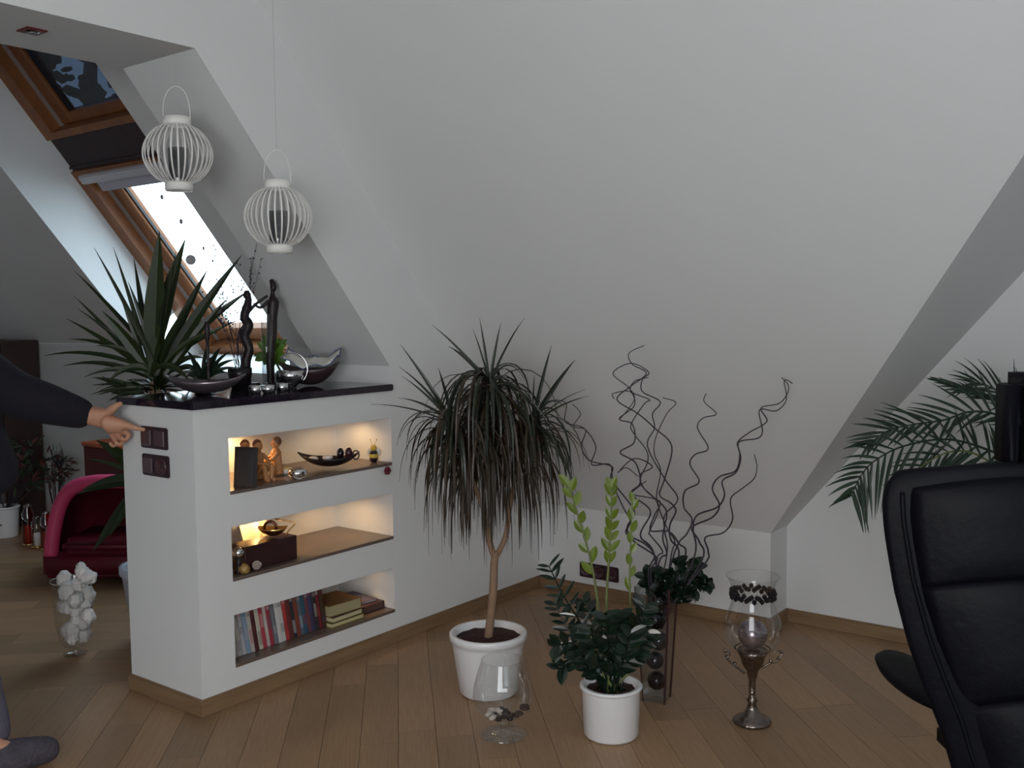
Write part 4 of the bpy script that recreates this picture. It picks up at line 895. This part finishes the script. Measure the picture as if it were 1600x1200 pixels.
def book(nm, x0, x1, y0, y1_, z0, th, cov, lab, rot=0., pages=PAPERY):
    cx, cy = (x0+x1)/2, (y0+y1_)/2; M = Matrix.Translation((cx, cy, z0)) @ Matrix.Rotation(rot, 4, 'Z'); hx, hy = (x1-x0)/2, (y1_-y0)/2
    t = empty('book', (cx, cy, z0), lab, 'book', 'books lying in the bottom niche')
    new_obj('page_block', bbox((-hx+.004, -hy+.004, .0025), (hx-.003, hy-.003, th-.0025), 0, 1, M), pages, t)
    bm = bmesh.new(); box(bm, (-hx, -hy, 0), (hx, hy, .0025), M); box(bm, (-hx, -hy, th-.0025), (hx, hy, th), M); box(bm, (-hx, hy-.003, 0), (hx, hy, th), M); new_obj('cover', bm, cov, t)
yb0 = y1+.022; BC = lambda n, c: mat(n, c, .5)
b_y2 = Xp(566, 955, -.03).y; b_y3 = Xp(598, 950, -.05).y
e_ = .0006
book('book', -.19, -.02, yb0, b_y2, S3+e_, .018, BC('cov_y', (.26,.22,.05)), 'yellowish green book at the bottom of the lying pile')
book('book', -.185, -.022, yb0+.004, b_y2-.004, S3+.0192, .022, BC('cov_d', (.05,.03,.03)), 'dark covered book in the middle of the lying pile', .03)
book('book', -.19, -.03, yb0+.002, b_y2-.002, S3+.0418, .046, BC('cov_b', (.20,.10,.03)), 'thick book with cream pages on top of the pile', -.04, mat('bright_pages', (.36,.31,.17), .8))
book('book', -.24, -.05, b_y2+.012, b_y3+.01, S3+e_, .030, BC('cov_k', (.05,.012,.018)), 'dark burgundy book lying at the right of the bottom niche', .02, mat('dark_pages', (.10,.05,.04), .8))
book('book', -.25, -.08, b_y2+.014, b_y3+.0, S3+.0312, .010, BC('cov_n', (.08,.07,.13)), 'thin dark blue book lying open-edged on the burgundy one', -.12, mat('pale_pages', (.6,.55,.5), .8))
# ================================================================== PART 3
# ------------------------------------------------------------------ black leather office chair, right foreground
CD = 1.80; cxp = 1672
cb = Zp(cxp, 1200); 
ctr = W(cxp, 1200, CD+.22); ctr.z = 0
ct = empty('leather_armchair', ctr, 'black leather high-back swivel chair cut off by the right edge of the photo', 'chair')
LB = [(722,1400),(735,1387),(757,1380),(790,1379),(830,1384),(905,1397),(985,1418),(1060,1445),(1125,1472),(1200,1494),(1270,1520),(1340,1560)]
def lbx(py, inset=0):
    for (a, b), (c_, d_) in zip(LB, LB[1:]):
        if a <= py <= c_: return b+(d_-b)*(py-a)/(c_-a)+inset
    return LB[0][1]+inset if py < LB[0][0] else LB[-1][1]+inset
def sheet(rows_y, inset, doff, curve, puff=0., nu=22, ty=lambda u: 0.):
    bm = bmesh.new(); rows = []
    for k, py in enumerate(rows_y):
        x0 = lbx(py, inset); row = []; v = k/(len(rows_y)-1)
        for i in range(nu+1):
            u = -1+2*i/nu; px = cxp+u*(cxp-x0)
            row.append(bm.verts.new(W(px, py+ty(u), CD+doff+curve*u*u-puff*(1-u**4)*(1-(2*v-1)**4))))
        rows.append(row)
    for A, B in zip(rows, rows[1:]):
        for i in range(nu): bm.faces.new((A[i], B[i], B[i+1], A[i+1]))
    return bm
ys_ = [722+(1340-722)*i/30 for i in range(31)]
ty = lambda u: 14*max(0, abs(u)-.35)**1.5*2
o = new_obj('back_shell', sheet(ys_, 0, 0, .07, 0, ty=ty), LEATHER, ct, True); solid(o, .045, 0); bv = o.modifiers.new('b', 'BEVEL'); bv.width = .012; bv.segments = 3
for i, (a, b) in enumerate(((748, 905), (903, 1093), (1091, 1290))):
    yy = [a+(b-a)*k/14 for k in range(15)]
    o = new_obj('back_pad', sheet(yy, 44, -.026, .06, .013, ty=ty), LEATHER, ct, True); solid(o, .012, 0)
bm = bmesh.new(); tube(bm, spline([W(lbx(y_, 30), y_, CD-.028+.055) for y_ in range(770, 1260, 45)], 4), .0045, seg=8); new_obj('piping', bm, LEATHER, ct, True)
hm = ang_m(W(cxp, 655, CD+.05)); new_obj('headrest', bbox((-.126, -.05, -.10), (.126, .05, .088), .022, 4, hm), LEATHER, ct, True)
for q in (-.06, .06):
    bm = bmesh.new(); tube(bm, [hm @ Vector((q, .0, -.16)), hm @ Vector((q, 0, -.09))], .009, seg=10); new_obj('headrest_post', bm, BLACK, ct, True)
am = ang_m(W(1432, 1062, CD+.34)); bm = bmesh.new(); lathe(bm, [(0,-.021),(.04,-.019),(.060,-.010),(.066,.002),(.058,.014),(.03,.019),(0,.020)], (0,0,0), 28, 1., 2.6)
bmesh.ops.transform(bm, matrix=am @ Matrix.Rotation(R(6), 4, 'Y'), verts=bm.verts); new_obj('armrest', bm, LEATHER, ct, True)
bm = bmesh.new(); tube(bm, spline([am @ Vector((.035,.02,-.01)), am @ Vector((.09,.02,-.06)), am @ Vector((.10,.02,-.16)), am @ Vector((.20,.02,-.20))], 6), .014, seg=8); new_obj('armrest_bracket', bm, BLACK, ct, True)
am2 = ang_m(W(2*cxp-1432, 1062, CD+.34)); bm = bmesh.new(); lathe(bm, [(0,-.021),(.04,-.019),(.060,-.010),(.066,.002),(.058,.014),(.03,.019),(0,.020)], (0,0,0), 28, 1., 2.6)
bmesh.ops.transform(bm, matrix=am2, verts=bm.verts); new_obj('armrest', bm, LEATHER, ct, True)
bm = bmesh.new(); tube(bm, spline([am2 @ Vector((-.035,.02,-.01)), am2 @ Vector((-.09,.02,-.06)), am2 @ Vector((-.10,.02,-.16)), am2 @ Vector((-.20,.02,-.20))], 6), .014, seg=8); new_obj('armrest_bracket', bm, BLACK, ct, True)
sm_ = ang_m((ctr.x, ctr.y, .44)); new_obj('seat', bbox((-.17, -.20, -.05), (.17, .27, .05), .035, 4, sm_), LEATHER, ct, True)
bm = bmesh.new(); tube(bm, [Vector((ctr.x,ctr.y,.10)), Vector((ctr.x,ctr.y,.40))], .028, seg=14); new_obj('gas_lift', bm, BLACK, ct, True)
for k in range(5):
    a = k*2*math.pi/5+.3; e = Vector((ctr.x+.29*math.cos(a), ctr.y+.29*math.sin(a), .07)); bm = bmesh.new(); tube(bm, [Vector((ctr.x,ctr.y,.12)), e], .024, .014, 8); new_obj('base_leg', bm, BLACK, ct, True)
    bm = bmesh.new(); M = Matrix.Translation((e.x, e.y, .027)) @ Matrix.Rotation(a, 4, 'Z') @ Matrix.Rotation(R(90), 4, 'X'); bmesh.ops.create_cone(bm, segments=18, radius1=.026, radius2=.026, depth=.04, cap_ends=True, matrix=M); tube(bm, [Vector((e.x,e.y,.03)), e], .006, seg=6); new_obj('caster', bm, BLACK, ct)

# ------------------------------------------------------------------ palm behind the chair
pb = Vector((2.40, 1.72, 0)); pt = empty('areca_palm', pb, 'feathery palm behind the black chair, in front of the right wall', 'plant')
open_pot(pt, pb, .30, .17, .13, .02)
pd = 3.42
def frond(px, n, L, w, djs=0., up_side=1., dn_side=1., droopg=2.2, spread=48):
    P = [W(x, y, pd+djs*i/(len(px)-1)) for i, (x, y) in enumerate(px)]; P = [Vector((pb.x+random.uniform(-.03,.03), pb.y+random.uniform(-.03,.03), .27)), P[0].lerp(Vector((pb.x, pb.y, .3)), .45)+Vector((0,0,.06))]+P
    S = spline(P, 10); bm = bmesh.new(); tube(bm, S, .006, .0015, 7); new_obj('frond_stalk', bm, STEMG if random.random() < .3 else LEAFP, pt, True)
    i0 = 18; N = len(S)-1
    for k in range(n):
        u = k/(n-1); x = i0+(N-i0)*u; i = min(int(x), N-1); p = S[i].lerp(S[i+1], x-i); t_ = (S[i+1]-S[i]).normalized()
        s0 = t_.cross(fw).normalized(); 
        if s0.z < 0: s0 = -s0
        for q, sc in ((1, up_side), (-1, dn_side)):
            if sc <= 0: continue
            an = R(spread-20*u+random.uniform(-5,5)); tw = random.uniform(-.5,.5)
            d_ = (t_*math.cos(an)+(s0*q*math.cos(tw)+fw*math.sin(tw))*math.sin(an)).normalized(); l = L*sc*(.55+.45*math.sin(math.pi*min(1,.15+u*.85)))*random.uniform(.9,1.1)
            bm = bmesh.new(); blade(bm, droop(p, d_, l, droopg, 7), w, side=-fw+Vector((0,0,random.uniform(.2,1))), fold=.3, thick=.0004); new_obj('leaflet', bm, LEAFP, pt)
q7 = lambda X, Y: (1200+X/3, 500+Y/3)
frond([q7(1160,680), q7(1060,620), q7(850,560), q7(640,590), q7(500,660), q7(430,740), q7(395,820)], 24, .20, .013, -.15, .75, 1.15, 3.2, 58)
frond([q7(1180,560), q7(1080,450), q7(950,430), q7(820,470), q7(680,490), q7(560,520), q7(480,575)], 22, .17, .013, -.05, 1.05, .7, 1.2, 46)
frond([q7(1200,460), q7(1120,390), q7(1000,345), q7(900,315), q7(800,285)], 14, .11, .011, .05, .6, .8, .8, 28)
frond([q7(1220,560), q7(1180,430), q7(1100,350), q7(1010,300), q7(960,295)], 12, .15, .011, .1, 1., 1., 2.5, 40)
frond([q7(1160,740), q7(1080,690), q7(950,620), q7(830,625), q7(700,700), q7(650,760)], 18, .17, .012, -.1, .9, .8, 2.8, 52)
frond([q7(1250,620), q7(1220,500), q7(1190,400), q7(1250,300)], 12, .16, .012, .1)

# ------------------------------------------------------------------ person reaching in from the left
def skin_obj(name, verts, edges, radii, m, parent, root=0, sub=2, smooth=True):
    bm = bmesh.new(); lay = bm.verts.layers.skin.verify(); vs = [bm.verts.new(v) for v in verts]
    for i, (v, r) in enumerate(zip(vs, radii)):
        v[lay].radius = r if isinstance(r, tuple) else (r, r); v[lay].use_root = (i == root)
    for a, b in edges: bm.edges.new((vs[a], vs[b]))
    me = bpy.data.meshes.new(name); bm.to_mesh(me); bm.free(); o = bpy.data.objects.new(name, me); COL.objects.link(o)
    sk = o.modifiers.new('skin', 'SKIN'); sk.use_smooth_shade = smooth
    if sub: ss = o.modifiers.new('sub', 'SUBSURF'); ss.levels = sub; ss.render_levels = sub
    me.materials.append(m); o.parent = parent; o.matrix_parent_inverse = Matrix.Translation(-parent.location); return o
class Sk:
    def __init__(s): s.v = []; s.e = []; s.r = []
    def add(s, p, r, par=None):
        s.v.append(Vector(p)); s.r.append(r)
        if par is not None: s.e.append((par, len(s.v)-1))
        return len(s.v)-1
    def chain(s, par, pts):
        for p, r in pts: par = s.add(p, r, par)
        return par
footR = Zp(72, 1193); footR.z = 0; footL = Vector((-.42, -.72, 0))
pelv = W(-26, 765, 3.38); chest = W(-98, 585, 3.42); neck = W(-105, 478, 3.45); head = W(-92, 400, 3.45)
pt_ = empty('person', (footR.x-.25, footR.y-.1, 0), 'person in a dark sweater at the left edge, pressing the light switch with one finger', 'person')
wr = W(158, 655, 3.60); elb = W(14, 614, 3.50); shr = W(-66, 540, 3.52); shl = W(-130, 520, 3.30)
ankR = Zp(-14, 1172, .09); kneeR = W(-50, 985, 3.33); hipR = W(-60, 800, 3.40); hipL = W(-86, 800, 3.33)
ankL = footL+Vector((0,0,.09)); kneeL = (ankL+hipL)/2+Vector((.03,.0,.02))
elbL = W(-190, 650, 3.25); wrL = W(-170, 790, 3.15)
def px3(r): return r*3.5/F_PX
s = Sk(); p0 = s.add(pelv, (.14,.10)); sp_ = s.chain(p0, [(pelv.lerp(chest,.5), (.13,.09)), (chest, (.15,.10)), (neck-Vector((0,0,.05)), .055)])
hd_n = s.chain(sp_, [(neck+Vector((0,0,.02)), .05), (head-Vector((0,0,.05)), .065), (head+Vector((0,0,.02)), .085), (head+Vector((0,0,.10)), .065)])
# near arm and hand, one chain per finger rooted in the palm
a_ = s.chain(2, [(shr, .055), (shr.lerp(elb,.5), .045), (elb, .040), (elb.lerp(wr,.5), .038), (wr, .033)])
palm = W(178, 662, 3.585); kn = lambda px, py, d=3.58: W(px, py, d)
pm = s.chain(a_, [(palm, (.043,.028))])
s.chain(pm, [(kn(196,664), .0150), (kn(208,668), .0115), (kn(218,670,3.582), .0085), (kn(228,672,3.586), .0070)])
s.chain(pm, [(kn(192,672,3.60), .0145), (kn(202,680,3.61), .010), (kn(196,688,3.60), .0085), (kn(188,684,3.59), .0075)])
s.chain(pm, [(kn(185,680,3.61), .014), (kn(193,690,3.62), .0095), (kn(186,695,3.60), .008), (kn(179,690,3.59), .007)])
s.chain(pm, [(kn(178,684,3.62), .011), (kn(183,694,3.625), .0085), (kn(176,697,3.61), .0075), (kn(171,691,3.60), .0065)])
s.chain(a_, [(kn(168,645,3.575), .019), (kn(178,637,3.56), .0150), (kn(186,631,3.565), .0095), (kn(192,630,3.575), .008)])
b_ = s.chain(2, [(shl, .055), (shl.lerp(elbL,.5), .045), (elbL, .040), (elbL.lerp(wrL,.5), .036), (wrL, .026), (wrL+Vector((0,0,-.06)), .028)])
for dx in (-.03,-.01,.01,.03): s.chain(b_, [(s.v[b_]+Vector((dx,.01,-.05)), .009), (s.v[b_]+Vector((dx,.02,-.09)), .008)])
for hp, kn_, an, toe in ((hipR, kneeR, ankR, footR), (hipL, kneeL, ankL, footL+Vector((.2,.08,0)))):
    s.chain(p0, [(hp, .08), (hp.lerp(kn_,.5), .07), (kn_, .055), (kn_.lerp(an,.4), .052), (an, .036), (Vector((toe.x, toe.y, .035)).lerp(an, .2)*1.0, .03)])
skin_obj('body', s.v, s.e, s.r, SKIN, pt_, 0)
s = Sk(); q0 = s.add(pelv.lerp(chest,-.12), (.165,.125)); k2 = s.chain(q0, [(pelv.lerp(chest,.3), (.155,.12)), (pelv.lerp(chest,.6), (.155,.115)), (chest, (.165,.12))]); s.chain(k2, [(neck-Vector((0,0,.03)), .075)])
s.chain(k2, [(shr, .085), (shr.lerp(elb,.5), .088), (elb+Vector((0,0,-.004)), .092), (elb.lerp(wr,.35), .083), (elb.lerp(wr,.7), .063), (W(147,653,3.60), .052)])
s.chain(k2, [(shl, .085), (shl.lerp(elbL,.5), .08), (elbL, .075), (elbL.lerp(wrL,.5), .06), (wrL, .05)])
skin_obj('sweater', s.v, s.e, s.r, CLOTH, pt_, 0)
s = Sk(); q0 = s.add(pelv-Vector((0,0,.03)), (.15,.115))
for hp, kn_, an in ((hipR, kneeR, ankR), (hipL, kneeL, ankL)):
    s.chain(q0, [(hp-Vector((0,0,.02)), .095), (hp.lerp(kn_,.5), .085), (kn_, .072), (kn_.lerp(an,.5), .070), (an+Vector((0,0,.0)), .074)])
skin_obj('trousers', s.v, s.e, s.r, TROUS, pt_, 0)
for tgt, an, nm in ((footR, ankR, 'a'), (footL+Vector((.2,.08,0)), ankL, 'b')):
    d_ = Vector((tgt.x-an.x, tgt.y-an.y, 0)).normalized(); s = Sk(); c0 = Vector((an.x, an.y, 0)); f0 = s.add(c0-d_*.05+Vector((0,0,.045)), .045); s.chain(f0, [(c0+Vector((0,0,.105)), .056)])
    s.chain(f0, [(c0+d_*.04+Vector((0,0,.058)), .058), (c0+d_*.13+Vector((0,0,.048)), .048), (c0+d_*.20+Vector((0,0,.040)), .040)]); skin_obj('slipper', s.v, s.e, s.r, FUZZ, pt_, 0)
bm = bmesh.new(); ball(bm, head+Vector((-.012,.0,.055)), .112, 3, (1,1,1.05)); o = new_obj('hair', bm, HAIR, pt_, True)
face = Vector((.75,.65,0)).normalized(); side = Vector((.65,-.75,0)).normalized()
for q in (-1, 1):
    bm = bmesh.new(); ball(bm, head+face*.072+side*q*.032+Vector((0,0,.01)), .013, 2); new_obj('eye', bm, mat('eye_white', (.6,.6,.6), .3), pt_, True)

# ------------------------------------------------------------------ far left: tub chair, chest, plants, lanterns on the floor
tb_ = Vector((-1.95, .80, 0)); td = depth(tb_+Vector((0,0,.3)))
tt = empty('tub_chair', tb_, 'crimson leather tub chair with a rounded back, behind the half wall on the left', 'armchair'); MT = ang_m(tb_, YAW)
lw2 = W(76, 880, td); 
oc = (W(78,860,td)-tb_)
def arch(off, z_add=0, sc=1.):
    pts = [(80,868),(84,830),(94,790),(112,764),(140,754),(175,752),(215,754),(250,764),(268,790),(276,830),(280,868)]
    return [W(178+(x-178)*sc, y+z_add, td+off) for x, y in pts]
A0, A1_ = arch(-.05), arch(.30, 6, .92)
bm = bmesh.new(); S0, S1_ = spline(A0, 5), spline(A1_, 5)
tube(bm, S0, .038, seg=12); new_obj('rolled_edge', bm, mat('lit_crimson_leather', (.62,.055,.16), .45), tt, True)  # light caught by the rolled edge is put into this brighter pink
bm = bmesh.new(); v0 = [bm.verts.new(p) for p in S0]; vm = [bm.verts.new(p.lerp(q,.5)+Vector((0,0,-.02))) for p, q in zip(S0, S1_)]; v1 = [bm.verts.new(p) for p in S1_]
for A, B in ((v0, vm), (vm, v1)):
    for i in range(len(A)-1): bm.faces.new((A[i], B[i], B[i+1], A[i+1]))
cz = bm.verts.new(sum(S1_, Vector())/len(S1_)-Vector((0,0,.05)))
for i in range(len(v1)-1): bm.faces.new((v1[i], cz, v1[i+1]))
o = new_obj('back_shell', bm, RED, tt, True); solid(o, .02)
hx = (W(280,868,td)-W(80,868,td)).length/2
cm = Vector(W(180, 868, td)); MB_ = ang_m((cm.x, cm.y, 0), YAW); zf = cm.z
new_obj('seat_base', bbox((-hx-.02, -.07, .03), (hx+.02, .34, max(.10, zf+.03)), .02, 3, MB_), RED, tt, True)
new_obj('seat_cushion', bbox((-hx*.72, -.11, max(.10, zf+.03)), (hx*.72, .26, max(.10, zf+.03)+.08), .03, 4, MB_), RED, tt, True)
for q in ((-.8,-.03),(.8,-.03),(-.8,.30),(.8,.30)): new_obj('foot', bbox((q[0]*hx-.02, q[1]-.02, 0), (q[0]*hx+.02, q[1]+.02, .035), .004, 1, MB_), BLACK, tt)
# red chest against the knee wall
x0 = Yp(131, 715, 1.14).x; z1_ = zat(690, (x0, 1.14)); t = empty('red_chest', (x0+.35, 1.26, 0), 'dark red lacquered chest with an orange lid against the far knee wall', 'chest')
new_obj('body', bbox((x0, 1.14, 0), (x0+.7, 1.365, z1_-.025), .004, 1), REDD, t); new_obj('lid', bbox((x0-.008, 1.13, z1_-.025), (x0+.708, 1.37, z1_), .004, 1), ORANGE, t)
bm = bmesh.new(); tube(bm, [Vector((x0+.15,1.135,z1_*.6)), Vector((x0+.15,1.122,z1_*.6)), Vector((x0+.25,1.122,z1_*.6)), Vector((x0+.25,1.135,z1_*.6))], .004, seg=6); new_obj('handle', bm, GOLD, t)
# dark cabinet in the corner
xc = Yp(32, 560, KB-.14).x; t = empty('dark_cabinet', (xc-.5, KB-.14, 0), 'dark brown cabinet at the left edge, beside the knee wall of the far room', 'cabinet')
CABM = mat('dark_brown_wood', (.05,.028,.024), .5, noise=.2); new_obj('carcass', bbox((xc-.9, KB-.26, 0), (xc, KB-.015, HB+.02), .003, 1), CABM, t)
for q in (0, 1): 
    dd_ = new_obj('door', bbox((xc-.89+.445*q, KB-.275, .05), (xc-.89+.435*(q+1), KB-.26, HB), .003, 1), CABM, t)
# white pot with a reddish bush
def bush(nm, base, h0, c, n, rad, m_, label, lw=.02, ll=.07, twigs=0, seed=1, potr=.09, poth=.2):
    rb = random.Random(seed); t = empty(nm, base, label, 'plant'); open_pot(t, base, poth, potr, potr*.8, .012)
    bm = bmesh.new()
    for k in range(12):
        e = c+Vector((rb.uniform(-1,1), rb.uniform(-.7,.4), rb.uniform(-.3,1)))*rad; tube(bm, spline([base+Vector((0,0,poth-.03)), base.lerp(e,.5)+Vector((rb.uniform(-.03,.03),0,.04)), e], 5), .004, .0015, 5)
    for k in range(twigs):
        e = c+Vector((rb.uniform(-1,1)*.9, rb.uniform(-.5,.2), 1.0+rb.random()*.9))*rad; tube(bm, spline([c, c.lerp(e,.5)+Vector((rb.uniform(-.05,.05),0,0)), e], 5), .0035, .0012, 5)
    new_obj('stems', bm, TWIG, t)
    for k in range(n):
        v = Vector((rb.gauss(0,1), rb.gauss(0,.8), rb.gauss(0,1))).normalized()*rad*rb.random()**.4; dd_ = Vector((rb.gauss(0,1), rb.gauss(0,1), rb.gauss(0,.7)))
        bm = bmesh.new(); blade(bm, droop(c+v, dd_, ll*rb.uniform(.7,1.2), 3, 4), lw, side=-fw+Vector((rb.uniform(-.6,.6),0,.6)), prof=leafprof); new_obj('leaf', bm, m_[k%len(m_)], t)
DG = mat('dim_green_leaf', (.03,.045,.02), .6, rnd=.3); DR = mat('dim_red_leaf', (.10,.02,.02), .6, rnd=.3)
b1_ = Yp(8, 800, .99); b1_.z = 0; c1_ = W(36, 726, depth(b1_)+.05); bush('red_leaved_bush', b1_, .2, c1_, 170, .18, [DG, DR, DG], 'dark bush with reddish leaves in a white pot at the far left', seed=2)
b2_ = Yp(88, 800, 1.2); b2_.z = 0; c2_ = W(92, 735, depth(b2_)); bush('twiggy_bush', b2_, .15, c2_, 90, .10, [DR, DG], 'twiggy dark plant with bare branches in front of the far knee wall', .012, .05, 14, 6, .07, .14)
# red glass candle lanterns
for k, (px, py, hh, lab) in enumerate(((44,818,66,'left red glass candle lantern on the floor of the far room'), (58,826,50,'clear glass lantern with gold foot between the two red ones'), (72,818,62,'right red glass candle lantern on the floor of the far room'))):
    b = Yp(px, py, .96); b.z = 0; d_ = depth(b); H = hh*d_/F_PX; r = .035; t = empty('glass_lantern', b, lab, 'lantern')
    lat('glass_body', [(0,.004),(r*.8,.004),(r,.02),(r,H*.75),(r*.6,H*.9),(r*.6,H*.93)], b, glass('red_glass', (.75,.05,.04), .08) if k != 1 else GLASS, t, 20)
    lat('foot', [(0,0),(r,0),(r*1.05,.006),(r*.8,.012),(0,.012)], b, GOLD, t, 20); lat('cap', [(0,H),(r*.3,H*.98),(r*.7,H*.93),(r*.6,H*.91),(0,H*.92)], b, SILVER, t, 20)
    lat('candle', [(0,.01),(r*.6,.012),(r*.6,H*.45),(0,H*.45)], b, mat('red_wax', (.45,.03,.02), .5) if k != 1 else CREAM, t, 16)
# string of discs hanging in front of the lower roof window
gd3 = 4.75; pts = [W(x, y, gd3+(.35 if k == 99 else 0)) for k, (x, y) in enumerate([(238,286),(252,307),(283,345),(318,388),(335,410),(345,440),(352,480)])]
t = empty('hanging_garland', pts[0], 'thin string of small beads with a pale disc, hanging before the lower roof window', 'garland')
bm = bmesh.new(); tube(bm, spline(pts, 5), .0012, seg=5); new_obj('string', bm, TWIG, t)
for x, y, r in ((253,308,.009),(283,346,.010),(318,388,.007),(332,408,.005),(336,400,.004)):
    bm = bmesh.new(); ball(bm, W(x, y, gd3), r, 2, (.8,.8,1.3)); new_obj('bead', bm, PEWTER, t, True)
bm = bmesh.new(); tube(bm, [pts[2], W(298,398,gd3)], .0008, seg=4); new_obj('string', bm, TWIG, t)
dm = ang_m(W(298, 406, gd3)); bm = bmesh.new(); bmesh.ops.create_cone(bm, segments=28, radius1=.024, radius2=.024, depth=.006, cap_ends=True, matrix=dm @ Matrix.Rotation(R(90), 4, 'X')); new_obj('disc', bm, mat('grey_disc', (.6,.57,.6), .5), t)
